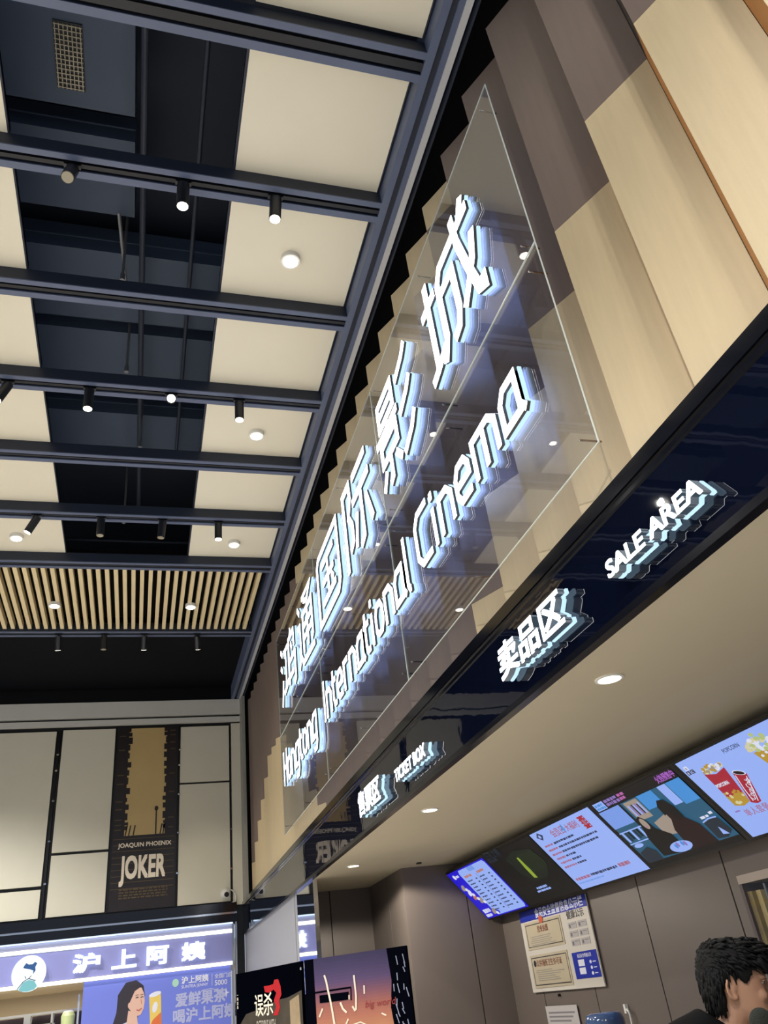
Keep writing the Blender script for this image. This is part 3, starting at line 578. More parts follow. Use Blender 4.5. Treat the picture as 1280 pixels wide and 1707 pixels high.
MB().tube([(-1.02, 16.45, 1.5), (-1.02, 16.45, 1.9), (-1.02, 16.45, 1.95)], [.09, .11, .085], 20).build('cup_body', mat('green_tea_drink', 'c6d49a', .3), t)
MB().tube([(-1.02, 16.45, 1.95), (-1.02, 16.45, 1.975)], [.088, .06], 20).build('lid', M_WHITEP, t)
tag(MB().box(-.88, -.85, 16.40, 16.44, 1.72, 2.19).build('wall_reader', mat('pale_metal', 'c9cfdc', .25, .6)), 'slim pale vertical strip standing beside the blue poster', 'strip')
tag(MB().box(-1.0, -.81, 16.60, 16.75, 1.3, 1.72).build('counter_box', mat('grey_speckle', 'b7bcc0', .5, var=.15, vscale=60)), 'pale grey box on the tea shop counter beside the blue poster', 'box')
struct('shop_counter', MB().box(-4.5, -.82, 16.38, 17.0, 0, 1.30), mat('counter_white', 'b9b4b4', .5))
area_lamp('shop_lamp', (-1.7, 17.6, 2.33), (-1.7, 17.6, 0), 60, 2.4, .5, (1, .95, .88))
# ================================================================== UNDER THE SOFFIT
def recessed(x, y, label, k=1.0):
    t = thing('recessed_downlight', label, 'downlight', (x, y, 2.8), 'recessed downlights of the soffit')
    m = MB()
    rings = [[(x+r*math.cos(a*math.pi/14), y+r*math.sin(a*math.pi/14), z) for a in range(28)] for r, z in ((.072, 2.799), (.072, 2.793), (.058, 2.791), (.056, 2.797))]
    m.loft(rings, 0, False).build('trim_ring', M_WHITEP, t)
    MB().tube([(x, y, 2.7985), (x, y, 2.793)], [.056, .056], 28).build('lens', M_LAMP, t)
    spot('soffit_lamp', (x, y, 2.77), (x, y, 0), SOFFIT_W*k, 164, .15, (1, .92, .78), .05, t)
for y, lb in ((.4, None), (3.30, 'round recessed lamp in the soffit under SALE AREA, nearest one'), (6.2, 'round recessed lamp in the middle of the beige soffit'), (8.86, 'round recessed lamp in the soffit nearest the grey column')):
    if lb: recessed(2.195, y, lb, 3.4 if y > 8 else .75)
    else: spot('soffit_lamp', (2.2, y, 2.77), (2.2, y, 0), SOFFIT_W, 120, .6, (1, .9, .72), .05)
tag(MB().cyl((2.99, 9.05, 2.80), (2.99, 9.05, 2.785), .03).build('sprinkler_plate', M_BLACK), 'small dark round plate in the soffit near the column', 'fitting')
# ------------------------------------------------------------------ menu screens
sv = Vector((-.429, 0, .5)).normalized()
YS = [9.36, 8.20, 7.05, 5.87, 4.66]; SW = 1.165; WS = [1.157, 1.147, 1.177, 1.207, 1.2]; SH = .66
def screen(i, label):
    t = thing('menu_screen', label, 'screen', (3.6, YS[i]-SW/2, 2.2), 'row of tilted menu screens')
    f = Fr((3.4, YS[i], 2.686), (0, -1, 0), sv)
    m = MB(); f.rect(m, 0.0, -SH-.012, WS[i], .012, -.05, .048); m.build('casing', M_BLACK, t)
    b = MB().box(3.68, 3.99, YS[i]-SW/2-.1, YS[i]-SW/2+.1, 2.38, 2.48); b.build('bracket', M_FIX, t)
    return t, f
S_BLUE = emat('screen_royal_blue', '2418d8', 0.660); S_WHITE = emat('screen_cool_white', '9db8ff', 0.693); S_PALE = emat('screen_pale_blue', '7fa4f4', 0.660)
S_BLACK = emat('screen_black', '0a0c12', 0.330); S_GREEN = emat('screen_dark_green', '18261c', 0.396); S_LIME = emat('screen_lime', '9fb83c', 0.594); S_PINK = emat('screen_pink', 'c86fb8', 0.594)
S_RED = emat('screen_red', 'b8283c', 0.594); S_INK = emat('screen_ink', '46507e', 0.396); S_ORANGE = emat('screen_orange', 'd98a6c', 0.528); S_CYAN = emat('screen_sky', '4a9be8', 0.627); S_TEAL = emat('screen_teal', '2f6f94', 0.462)
S_LILAC = emat('screen_lilac', 'a487d8', 0.528); S_TAN = emat('screen_tan', 'b9a99a', 0.528); S_MAROON = emat('screen_maroon', '2b1014', 0.396); S_PURPLE = emat('screen_purple', 'b66ad0', 0.660); S_SLATE = emat('screen_slate', '2b3a4a', 0.396); S_CREAM = emat('screen_cream', 'e4dcae', 0.627); S_YEL = emat('screen_yellow', 'c9a23c', 0.594); S_WHT = emat('screen_white', 'e8ecff', 0.660); S_SALMON = emat('screen_salmon', 'c47a9a', 0.528)
rnd = random.Random(5)
def lines(f, m, x0, x1, y, h, mi, wob=.02):
    x = x0
    while x < x1-.01:
        q = rnd.uniform(.018, .05); f.rect(m, x, y-h*rnd.uniform(.8, 1), min(x+q, x1), y, .004, .001, mi); x += q+rnd.uniform(.006, .014)
# 1 blue price list
t, f = screen(0, 'royal blue menu screen with white price list, farthest of the row')
def c1(m):
    f.rect(m, .012, -SH+.01, SW-.02, -.005, 0, .001, 0)
    f.poly(m, [(.33, -.06), (.37, -.02), (1.09, -.02), (1.12, -.05), (1.12, -.60), (1.09, -.635), (.37, -.635), (.33, -.6)], .002, .001, 1)
    f.rect(m, .62, -.075, .80, -.02, .004, .001, 2); f.rect(m, .725, -.6, .729, -.12, .004, .001, 3)
    for c in (0, 1):
        lines(f, m, .40+c*.37, .60+c*.37, -.10, .03, 4)
        for r in range(10): lines(f, m, .38+c*.37, .52+c*.37, -.165-r*.044, .016, 3); f.rect(m, .62+c*.37, -.181-r*.044, .66+c*.37, -.165-r*.044, .004, .001, 3)
    f.ell(m, .15, -.07, .035, .03, .004, .001, 5); lines(f, m, .2, .28, -.06, .03, 5)
    for (x, y, c) in ((.12, -.22, 6), (.2, -.36, 4), (.28, -.42, 6), (.17, -.30, 5), (.34, -.58, 6)): f.ell(m, x, y, .06, .03, .004, .001, c, rot=.5); f.ell(m, x+.05, y-.03, .035, .02, .005, .001, 5)
    lines(f, m, .08, .27, -.53, .05, 5); lines(f, m, .06, .24, -.595, .035, 5); f.ell(m, .42, -.60, .04, .025, .004, .001, 0)
flat('display', [S_BLUE, S_WHITE, S_PALE, S_INK, S_ORANGE, S_WHT, S_TAN], t, c1)
# 2 black slide with a green glow
t, f = screen(1, 'black menu screen with a dim green forest picture, second from the far end')
def c2(m):
    f.rect(m, .012, -SH+.01, SW-.012, -.005, 0, .001, 0)
    f.poly(m, [(.40, -.12), (.66, -.07), (.98, -.12), (1.04, -.30), (.86, -.42), (.55, -.43), (.42, -.30)], .002, .001, 1)
    f.poly(m, [(.62, -.15), (.655, -.15), (.67, -.30), (.66, -.40), (.60, -.39), (.60, -.28)], .004, .001, 2)
    for k in range(9): f.stroke(m, [(.68+k*.035, -.13), (.66+k*.045, -.24-.01*(k % 3)), (.66+k*.04, -.34)], .005, .004, .001, 3)
    f.text(m, '正在上映', .06, -.05, .10, .004, .001, 4, .01, .9); lines(f, m, .06, .26, -.065, .03, 4)
    lines(f, m, .46, .68, -.49, .024, 5); lines(f, m, .42, .71, -.525, .022, 5)
flat('display', [S_BLACK, S_GREEN, S_LIME, emat('screen_moss', '4d5c34', 0.396), S_SLATE, S_WHITE], t, c2)
# 3 pale text slide
t, f = screen(2, 'pale blue menu screen with lines of text and a red stamp, third from far end')
def c3(m):
    f.rect(m, .025, -SH+.012, SW-.008, -.008, 0, .001, 0)
    f.poly(m, [(.10, -.06), (.165, -.02), (.225, -.06), (.165, -.105)], .002, .001, 1); f.ell(m, .163, -.062, .02, .017, .004, .001, 0)
    f.text(m, '会员日', .36, -.115, .085, .003, .001, 2, .01); f.text(m, '4', .555, -.12, .12, .003, .001, 4, .015, 1, .2); f.text(m, '大福利', .63, -.115, .075, .003, .001, 2, .01)
    f.rect(m, .90, -.165, 1.0, -.045, .002, .001, 3)
    for k in range(4):
        for x in (.905, .982): f.rect(m, x, -.155+k*.028, x+.012, -.142+k*.028, .004, .001, 0)
    f.rect(m, .935, -.13, .968, -.08, .004, .001, 2)
    for k, (x0, xm, x1) in enumerate([(.10, .26, .67), (.10, .28, .99), (.09, .27, .95), (.095, .26, .46), (.095, .30, .50), (.09, .32, .50)]):
        y = -.155-k*.048; lines(f, m, x0, xm, y, .020, 2); lines(f, m, xm+.02, x1, y, .020, 1)
    lines(f, m, .08, .34, -.53, .028, 2); lines(f, m, .36, .82, -.53, .024, 1); lines(f, m, .84, 1.01, -.523, .035, 2); lines(f, m, .065, .52, -.578, .016, 5)
flat('display', [S_WHITE, S_INK, S_SALMON, S_RED, S_CYAN, S_PALE], t, c3)
# 4 film still
t, f = screen(3, 'dark menu screen showing two people in a blue cafe scene, fourth from the far end')
def c4(m):
    f.rect(m, .012, -SH+.01, SW-.008, -.005, 0, .001, 0)
    f.rect(m, .055, -.082, .20, -.012, .002, .001, 1); lines(f, m, .07, .19, -.025, .02, 7); lines(f, m, .07, .19, -.055, .02, 7)
    for k in range(3):
        for r in range(2): lines(f, m, .225+k*.10, .315+k*.10, -.015-r*.032, .026, 8 if k == 2 else 9)
    f.text(m, '火热预售中', .93, -.072, .062, .002, .001, 10, .015, .72)
    f.rect(m, .04, -.60, 1.155, -.092, .002, .001, 2)
    f.rect(m, .04, -.26, .34, -.092, .004, .001, 3); f.rect(m, .60, -.22, .80, -.092, .004, .001, 4); f.rect(m, .88, -.26, .98, -.092, .004, .001, 5); f.rect(m, .99, -.28, 1.155, -.092, .004, .001, 4)
    f.rect(m, .345, -.30, .37, -.092, .005, .001, 0); f.rect(m, .40, -.27, .58, -.10, .004, .001, 11)
    for k in range(7): f.rect(m, .06+k*.04, -.40+.008*(k % 3), .085+k*.04, -.30, .005, .001, [5, 12, 0][k % 3]); f.rect(m, .42+k*.022, -.23, .436+k*.022, -.13-.01*(k % 2), .005, .001, [5, 9, 12][k % 3])
    f.rect(m, .04, -.31, .36, -.30, .006, .001, 5); f.rect(m, .04, -.42, .30, -.41, .006, .001, 5)
    f.poly(m, [(.52, -.32), (.74, -.28), (.74, -.46), (.52, -.44)], .005, .001, 11)
    f.poly(m, [(.28, -.58), (.30, -.42), (.35, -.32), (.36, -.25), (.42, -.23), (.46, -.27), (.48, -.36), (.58, -.44), (.58, -.60)], .006, .001, 6)
    f.ell(m, .42, -.30, .033, .05, .008, .001, 11); f.stroke(m, [(.40, -.325), (.43, -.325)], .006, .009, .001, 8)
    f.poly(m, [(.62, -.60), (.65, -.42), (.72, -.34), (.72, -.24), (.76, -.19), (.83, -.20), (.86, -.27), (.86, -.36), (.93, -.44), (.94, -.60)], .007, .001, 13)
    f.poly(m, [(.70, -.30), (.71, -.22), (.76, -.175), (.83, -.185), (.87, -.26), (.865, -.36), (.80, -.36), (.76, -.28)], .009, .001, 6)
    f.ell(m, .55, -.55, .13, .045, .008, .001, 5); 
    for k in range(6): f.ell(m, .48+k*.028, -.53-.008*(k % 2), .014, .02, .010, .001, [1, 4, 9][k % 3])
    f.poly(m, [(.05, -.60), (.06, -.50), (.20, -.47), (.26, -.52), (.25, -.60)], .008, .001, 12); f.ell(m, .13, -.44, .06, .018, .008, .001, 5)
    f.poly(m, [(.96, -.58), (.97, -.44), (1.13, -.43), (1.15, -.55), (1.06, -.59)], .008, .001, 12); f.stroke(m, [(.97, -.44), (1.05, -.425), (1.13, -.43)], .01, .010, .001, 5)
    lines(f, m, .98, 1.08, -.40, .02, 14); lines(f, m, 1.09, 1.14, -.385, .02, 14); f.poly(m, [(1.04, -.56), (1.06, -.50), (1.10, -.57)], .010, .001, 5)
flat('display', [S_BLACK, S_WHITE, S_TEAL, S_PALE, S_CYAN, S_WHITE, S_BLACK, S_CYAN, S_PINK, S_LILAC, S_PURPLE, S_TAN, S_SLATE, S_MAROON, S_WHT], t, c4)
# 5 popcorn and cola
t, f = screen(4, 'pale blue menu screen showing popcorn tubs and a red cola cup, nearest of the row')
def c5(m):
    f.rect(m, .025, -SH+.012, SW-.008, -.006, 0, .001, 0)
    f.text(m, 'POPCORN', .47, -.078, .042, .002, .001, 1, .0, .8, .1)
    for (x, y, fl) in ((.075, -.065, 0), (.058, -.10, 1), (.102, -.10, 1)):
        f.rect(m, x-.017, y-.014, x+.017, y+.016, .002, .001, 1 if fl else 6)
    f.text(m, 'A', .067, -.073, .026, .004, .001, 1); f.text(m, 'B', .050, -.108, .026, .004, .001, 2); f.text(m, 'C', .093, -.108, .026, .004, .001, 2)
    f.poly(m, [(.165, -.15), (.26, -.175), (.365, -.155), (.29, -.415), (.22, -.43), (.15, -.41)], .002, .001, 3)
    f.poly(m, [(.153, -.33), (.19, -.35), (.25, -.33), (.31, -.345), (.29, -.415), (.22, -.43), (.15, -.41)], .004, .001, 4)
    r2 = random.Random(11)
    for k in range(46):
        x = r2.uniform(.19, .37); y = -.135+r2.uniform(-.02, .045)*(1-abs(x-.275)/.14)
        f.ell(m, x-.005, y, .016, .013, .004+.0005*k/10, .001, [5, 2, 4][k % 3] if k % 5 else 7, 8)
    for k in range(16): f.ell(m, r2.uniform(.165, .30), r2.uniform(-.41, -.31), .012, .010, .006, .001, [4, 5][k % 2], 8)
    f.text(m, 'POPCORN', .165, -.262, .036, .006, .001, 2, .02, .72)
    f.poly(m, [(.385, -.205), (.43, -.215), (.475, -.245), (.372, -.44), (.33, -.445), (.29, -.425)], .002, .001, 3)
    f.ell(m, .43, -.222, .048, .018, .004, .001, 2, rot=-.4); f.ell(m, .43, -.222, .040, .013, .005, .001, 8, rot=-.4)
    f.stroke(m, [(.385, -.23), (.345, -.33), (.32, -.42)], .006, .004, .001, 2); f.stroke(m, [(.455, -.26), (.40, -.36), (.355, -.43)], .006, .004, .001, 2)
    g = Fr(f.p(.33, -.415, 0), f.u*.62+f.v*.78, f.v*.62-f.u*.78)
    g.text(m, 'CocaCola', .0, -.018, .055, .006, .001, 2, .005, .80, .35)
    r2 = random.Random(12)
    f.poly(m, [(.665, -.15), (.86, -.14), (.84, -.30), (.70, -.31)], .002, .001, 4)
    for k in range(60):
        x = r2.uniform(.66, .90); f.ell(m, x, -.125+r2.uniform(-.03, .09)*(1-abs(x-.78)/.16), .018, .014, .004+.0004*k/10, .001, [5, 2, 9][k % 3], 8)
    for k in range(10): f.ell(m, r2.uniform(.69, .84), r2.uniform(-.29, -.17), .012, .010, .006, .001, 2, 8)
    f.text(m, '单人套餐', .16, -.505, .062, .002, .001, 10, .0, .95); lines(f, m, .10, .16, -.445, .012, 11); lines(f, m, .30, .42, -.60, .02, 11); lines(f, m, .62, .9, -.45, .03, 11)
flat('display', [S_WHITE, S_INK, S_WHT, S_RED, S_YEL, S_CREAM, S_WHT, S_TAN, S_MAROON, emat('screen_popcorn_green', 'c4d48c', 0.594), S_SALMON, S_LILAC], t, c5)
# ------------------------------------------------------------------ notices on the counter wall
NF = Fr((3.985, 8.85, 2.18), (0, -1, 0), (0, 0, 1))
t = thing('notice_board', 'white and blue public notice board with two framed certificates below the screens', 'notice board', (3.97, 8.1, 1.45))
m = MB(); NF.rect(m, .03, -.74, 1.56, .0, -.0, .012); m.build('board', mat('notice_white', 'c9c4bd', .35), t)
M_NBLUE = mat('notice_blue', '1c2fa0', .35); M_NW = mat('notice_print_white', 'd9dcef', .4); M_NINK = mat('notice_ink', '2a2a33', .5); M_CERT = mat('certificate_paper', 'b9ae98', .35); M_NGREY = mat('notice_grey', '8f8d8b', .4)
def nb1(m):
    NF.rect(m, .03, -.10, 1.56, .0, .0125, .001, 0); NF.text(m, '食品安全监督信息公示栏', .42, -.082, .095, .014, .001, 1, .02, 1.03)
flat('title_band', [M_NBLUE, M_NW], t, nb1)
def cert(y0, y1, txt, seal):
    def fn(m):
        NF.rect(m, .12, y1, .98, y0, .0125, .006, 0); NF.stroke(m, [(.15, y1+.025), (.95, y1+.025), (.95, y0-.025), (.15, y0-.025)], .008, .019, .001, 1, True)
        NF.text(m, txt, .55, y0-.10, .065, .020, .001, 2, .01, 1.0, 0, 'CENTER')
        if seal: NF.ell(m, .55, y0+.005, .045, .035, .021, .002, 3)
        else: NF.ell(m, .22, y0-.075, .03, .03, .020, .001, 1)
        r3 = random.Random(int(-y0*100))
        for r in range(6): NF.rect(m, .2+r3.uniform(0, .06), y0-.135-r*.018, .2+r3.uniform(.3, .68), y0-.140-r*.018, .020, .001, 4)
    return flat('certificate', [M_CERT, M_NINK, mat('certificate_title', '8a5a48', .5), mat('emblem_orange', 'c4573a', .5), M_NGREY], t, fn)
cert(-.115, -.365, '营业执照', True); cert(-.415, -.705, '公共场所卫生许可证', False)
def nb2(m):
    NF.text(m, '健康公示', 1.11, -.165, .075, .0125, .001, 0, .015, 1.2)
    for r in range(3):
        for c in range(2):
            x, y = 1.11+c*.20, -.20-r*.072; NF.rect(m, x, y-.055, x+.17, y, .0125, .003, 1); NF.rect(m, x+.02, y-.045, x+.05, y-.015, .016, .001, 2); NF.rect(m, x+.07, y-.02, x+.15, y-.015, .016, .001, 2)
flat('health_cards', [M_NINK, mat('card_grey', 'aaa6a8', .4), mat('card_ink', '6b6570', .5)], t, nb2)
def nb3(m):
    NF.rect(m, 1.06, -.665, 1.545, -.45, .0125, .002, 0); NF.text(m, '食品安全等级公示', 1.30, -.495, .035, .015, .001, 1, .01, 1, 0, 'CENTER')
    for x, y in ((1.16, -.565), (1.16, -.63)): NF.rect(m, x, y, x+.12, y+.052, .015, .001, 1)
    for y in (-.54, -.585, -.63): NF.ell(m, 1.40, y, .02, .014, .015, .001, 1); NF.rect(m, 1.44, y-.004, 1.5, y+.004, .015, .001, 1)
flat('blue_notice', [M_NBLUE, M_NW], t, nb3)
t = thing('paper_notice', 'white printed paper sheet taped to the wall below the notice board', 'paper', (3.98, 8.28, .8))
m = MB(); NF.rect(m, .235, -1.45, .92, -.865, .0, .003); m.build('sheet', mat('paper_white', 'b4b0b2', .6), t)
def pn(m):
    for r in range(14): NF.rect(m, .29, -.93-r*.034, .86-.05*(r % 3), -.915-r*.034, .0032, .0005, 0)
flat('printed_text', [mat('paper_ink', '7d7a80', .6)], t, pn)
tag(MB().cyl((3.998, 8.26, 1.40), (3.975, 8.26, 1.40), .012).build('wall_nail', M_BLACK), 'small dark nail in the wall above the paper sheet', 'nail')
t = thing('cable_hook', 'white plastic hook with a curled cable on the counter wall', 'hook', (3.98, 7.03, 1.27))
MB().box(3.97, 3.998, 7.025, 7.055, 1.235, 1.30).build('hook_plate', M_WHITEP, t)
MB().tube([(3.975, 7.03, 1.255), (3.97, 7.0, 1.262), (3.965, 6.975, 1.25), (3.965, 6.965, 1.22), (3.97, 6.975, 1.19), (3.97, 6.97, 1.05)], .009, 8).build('curled_cable', M_WHITEP, t)
# water jug on its dispenser
t = thing('water_jug', 'blue water jug upside down on a dispenser behind the counter', 'water jug', (3.1, 5.8, .92))
MB().tube([(3.1, 5.8, .92), (3.1, 5.8, .98), (3.1, 5.8, 1.02), (3.1, 5.8, 1.28), (3.1, 5.8, 1.315), (3.1, 5.8, 1.325)], [.03, .035, .132, .134, .12, .09], 28).build('jug_body', mat('blue_jug', '33486e', .12, coat=.5), t, True)
t = thing('water_dispenser', 'pale water dispenser under the blue jug behind the counter', 'dispenser', (3.1, 5.8, 0))
MB().box(2.94, 3.26, 5.64, 5.96, 0, .92).build('body', M_WHITEP, t)
MB().box(2.90, 2.94, 5.74, 5.86, .62, .70).build('tap', M_FIX, t)
# display cabinet on the counter wall, right edge
t = thing('display_cabinet', 'glass-fronted wall cabinet with gold inner side behind the person', 'cabinet', (3.85, 4.3, .86))
MB().box(3.70, 3.995, 3.70, 4.765, 1.938, 1.988).build('top_board', mat('cabinet_top', 'a89b90', .35), t)
M_CF = mat('cabinet_frame', '55494a', .4)
MB().box(3.70, 3.995, 4.735, 4.765, .9, 1.936).build('side_board', M_CF, t)
MB().box(3.70, 3.995, 3.70, 3.73, .9, 1.936).build('side_board', M_CF, t)
MB().box(3.72, 3.995, 4.69, 4.733, .9, 1.89).build('gold_lining', mat('gold_speckle', '8f7c46', .5, var=.35, vscale=30), t)
MB().box(3.75, 3.995, 4.645, 4.688, .9, 1.89).build('pale_lining', mat('pale_gold', 'd0bc84', .5), t)
MB().box(3.80, 3.99, 3.74, 4.64, .9, 1.88).build('dark_interior', mat('cabinet_dark', '140d10', .6), t)
MB().box(3.704, 3.708, 3.735, 4.73, .9, 1.935).build('glass_door', glass_mat('cabinet_glass', (.95, .95, .95), 1.25), t)
for k in range(2): MB().tube([(3.76, 4.60-.09*k, .9), (3.76, 4.60-.09*k, 1.92)], .010, 10).build('clear_rod', mat('clear_rod', '5a5a66', .08, spec=1), t)
MB().box(3.70, 3.995, 3.70, 4.765, .86, .9).build('bottom_board', M_TAUPE, t)
# ------------------------------------------------------------------ standing film boards by the pier
def film_board(name, label, A, B):
    A, B = Vector(A), Vector(B); t = thing(name, label, 'poster', ((A.x+B.x)/2, (A.y+B.y)/2, 0), 'standing film boards')
    f = Fr(A, B-A, (0, 0, 1)); L = (B-A).length
    m = MB(); f.rect(m, 0, -1.95+.05, L, 0, -.03, .029); m.build('board', mat('board_black_matt', '030409', .9, spec=.0), t)
    for x in (.1, L-.18):
        m = MB(); f.rect(m, x, -1.95, x+.08, -1.88, -.2, .4); m.build('foot', M_FIX, t)
    return t, f, L
t, f, L = film_board('film_board', 'black standing film board with white brush title and red figure', (1.007, 9.456, 1.95), (1.480, 8.31, 1.95))
def fb1(m):
    f.poly(m, [(.05, -1.3), (.05, -.46), (.20, -.36), (.50, -.33), (.80, -.28), (1.0, -.27), (1.23, -.23), (1.23, -1.3)], .0, .001, 0)
    f.poly(m, [(1.0, -1.3), (1.02, -.30), (1.18, -.26), (1.22, -1.3)], .001, .001, 1)
    f.poly(m, [(.56, -.15), (.66, -.15), (.74, -.145), (.76, -.11), (.83, -.11), (.87, -.17), (.88, -.24), (.83, -.29), (.85, -.34), (.80, -.40), (.72, -.40), (.78, -.33), (.74, -.28), (.79, -.22), (.74, -.19), (.66, -.21), (.58, -.20)], .002, .001, 2)
    f.text(m, '误', .37, -.375, .20, .003, .001, 3, .008, .88); f.text(m, '杀', .54, -.375, .20, .003, .001, 3, .008, .95)
    f.text(m, 'OCTOPUS WITH', .40, -.51, .12, .003, .001, 4, .005, .40); f.text(m, 'BROKEN ARMS', .40, -.63, .12, .003, .001, 4, .005, .40)
    for k in range(4): f.text(m, '一场误杀'[k], .02, -.20-k*.035, .032, .003, .001, 3)
    f.ell(m, 1.24, -.06, .012, .012, .002, .004, 5)
flat('printed_sheet', [mat('film_grey_tan', '3d372f', .8, spec=.15, var=.6, vscale=5), mat('film_tan', '8a7a62', .8, spec=.15, var=.4, vscale=8), mat('film_red', 'a01c22', .8, spec=.15), M_PWHITE, mat('film_grey_letter', 'a39c92', .8, spec=.15), M_CHROME], t, fb1)
t, f, L = film_board('film_board', 'sunset-coloured standing film board with white handwritten strokes, right of the black one', (1.502, 8.251, 1.95), (2.331, 7.71, 1.95))
def fb2(m):
    for i in range(24): f.rect(m, .09, -.6 if i == 23 else -.024*(i+1), .82, -.024*i, .0, .001, i)
    f.rect(m, .09, -1.2, .82, -.6, .0, .001, 23)
    f.poly(m, [(.80, 0), (.985, 0), (.985, -1.2), (.80, -1.2), (.815, -.7), (.79, -.45), (.82, -.25)], .001, .001, 24)
    f.rect(m, .0, -1.2, .09, 0, .001, .001, 24)
    r4 = random.Random(4)
    for k in range(22): x = r4.uniform(.83, .96); y = r4.uniform(-.7, -.03); f.stroke(m, [(x, y), (x+r4.uniform(-.01, .02), y-r4.uniform(.03, .08))], .008, .003, .001, 25)
    f.stroke(m, [(-.0, -.268), (.435, -.262)], .014, .003, .001, 24); f.stroke(m, [(.0, -.268), (.0, -.9)], .02, .003, .001, 24); f.rect(m, .13, -.352, .41, -.292, .003, .001, 24); f.stroke(m, [(.435, -.262), (.43, -.36)], .010, .003, .001, 24)
    for st, wd in (([(.19, -.14), (.205, -.19), (.214, -.245), (.24, -.386), (.256, -.52), (.27, -.62)], .017), ([(.473, -.172), (.478, -.332), (.468, -.43), (.455, -.438), (.436, -.405)], .015), ([(.561, -.26), (.557, -.325)], .013), ([(.118, -.455), (.154, -.394)], .014), ([(.325, -.365), (.345, -.415), (.378, -.448)], .017), ([(.413, -.318), (.411, -.353)], .011), ([(.36, -.54), (.39, -.495)], .012), ([(.70, -.485), (.74, -.505)], .012), ([(.40, -.55), (.50, -.53), (.56, -.56)], .010)):
        f.stroke(m, st, wd, .005, .001, 26)
    f.text(m, 'big world', .55, -.43, .075, .004, .001, 27, 0, 1.0, .25)
ck = ['3b3654', '463e60', '57466a', '7a5262', '9a6258', 'a86f5c', 'b3805f']
def mixhex(a, b, q): return ''.join('%02x' % int(int(a[n:n+2], 16)*(1-q)+int(b[n:n+2], 16)*q) for n in (0, 2, 4))
cols = [mixhex(ck[int(n/4)], ck[min(6, int(n/4)+1)], n/4-int(n/4)) for n in range(24)]
flat('printed_sheet', [mat('sunset_print_'+c, c, .7, spec=.15, var=.12, vscale=4) for c in cols]+[mat('board_black_print', '06070f', .9, spec=.0), mat('bottle_glint', '8d94ac', .4), M_PWHITE, mat('brush_red', '8c2a2e', .5)], t, fb2)
# ================================================================== PERSON at the counter
def meshed(mb, voxel, smooth_it, name, m, parent):
    """one continuous skin from overlapping volumes"""
    me = bpy.data.meshes.new(name); me.from_pydata([tuple(v) for v in mb.v], [], mb.f)
    ob = bpy.data.objects.new(name, me); COL.objects.link(ob)
    r = ob.modifiers.new('remesh', 'REMESH'); r.mode = 'VOXEL'; r.voxel_size = voxel
    q = ob.modifiers.new('smooth', 'SMOOTH'); q.iterations = smooth_it; q.factor = 0.5
    dg = bpy.context.evaluated_depsgraph_get(); m2 = bpy.data.meshes.new_from_object(ob.evaluated_get(dg))
    bpy.data.objects.remove(ob); bpy.data.meshes.remove(me)
    m2.name = name; m2.materials.clear(); m2.materials.append(m)
    for p in m2.polygons: p.use_smooth = True
    o2 = bpy.data.objects.new(name, m2); COL.objects.link(o2)
    if parent: o2.parent = parent
    return o2
HC = Vector((0, 0, 1.6))+(fw+R_*((1226-640)/FPX)+U_*((853.5-1641)/FPX))*2.62      # centre of the head
fa = math.radians(-29); F3 = Vector((math.cos(fa), math.sin(fa), 0)); L3 = Vector((-F3.y, F3.x, 0)); Z3 = Vector((0, 0, 1))
tilt = math.radians(6)
Fh = (F3*math.cos(tilt)-Z3*math.sin(tilt)); Zh = (Z3*math.cos(tilt)+F3*math.sin(tilt))
def H(f, l, z): return HC+Fh*f+L3*l+Zh*z       # head frame
def B(f, l, z): return Vector((HC.x, HC.y, 0))+F3*f+L3*l+Z3*(HC.z+z)  # body frame, z from the head centre
def hball(mb, c, r, fn=H, n=14):
    rings = []
    for i in range(n+1):
        t = math.pi*i/n; q = max(math.sin(t), .02)
        rings.append([fn(c[0]+r[0]*q*math.cos(a*math.pi/n), c[1]+r[1]*q*math.sin(a*math.pi/n), c[2]-r[2]*math.cos(t)) for a in range(2*n)])
    mb.loft(rings)
sk = MB()
# head: stacked outlines (height, front, back, half width) from chin to crown
prof = [(-.118, .078, .035, .022), (-.108, .088, .015, .034), (-.092, .092, -.012, .048), (-.070, .090, -.045, .058), (-.045, .091, -.070, .064), (-.018, .090, -.085, .068), (.010, .092, -.092, .072), (.040, .095, -.095, .074), (.070, .088, -.092, .071), (.095, .066, -.075, .060), (.112, .035, -.045, .038), (.118, .01, -.02, .016)]
rings = []
for z, f1, f0, hw in prof:
    c = (f1+f0)/2; d = (f1-f0)/2
    rings.append([H(c+d*math.copysign(abs(math.cos(a*math.pi/16))**.85, math.cos(a*math.pi/16)), hw*math.copysign(abs(math.sin(a*math.pi/16))**.85, math.sin(a*math.pi/16)), z) for a in range(32)])
sk.loft(rings)
hball(sk, (.100, 0, -.028), (.020, .016, .013)); hball(sk, (.092, 0, -.010), (.014, .011, .028))          # nose
for q in (1, -1): hball(sk, (.094, .012*q, -.030), (.011, .009, .008)); hball(sk, (.078, .034*q, .022), (.016, .022, .010)); hball(sk, (.066, .040*q, -.030), (.022, .018, .020))
hball(sk, (.088, 0, -.058), (.012, .023, .007)); hball(sk, (.086, 0, -.070), (.012, .020, .008)); hball(sk, (.074, 0, -.103), (.018, .020, .014))
for q in (1, -1):                                                                                           # ears
    for k in range(9):
        a = k*math.pi/8; hball(sk, (-.022-.017*math.sin(a), (.073+.010*math.sin(a))*q, -.008+.030*math.cos(a)), (.006, .006, .008), n=6)
    hball(sk, (-.020, .072*q, -.006), (.012, .006, .022), n=8); hball(sk, (-.016, .074*q, -.036), (.008, .006, .009), n=8)
def limb(mb, pts, rs, n=16): mb.tube([B(*p) for p in pts], rs, n)
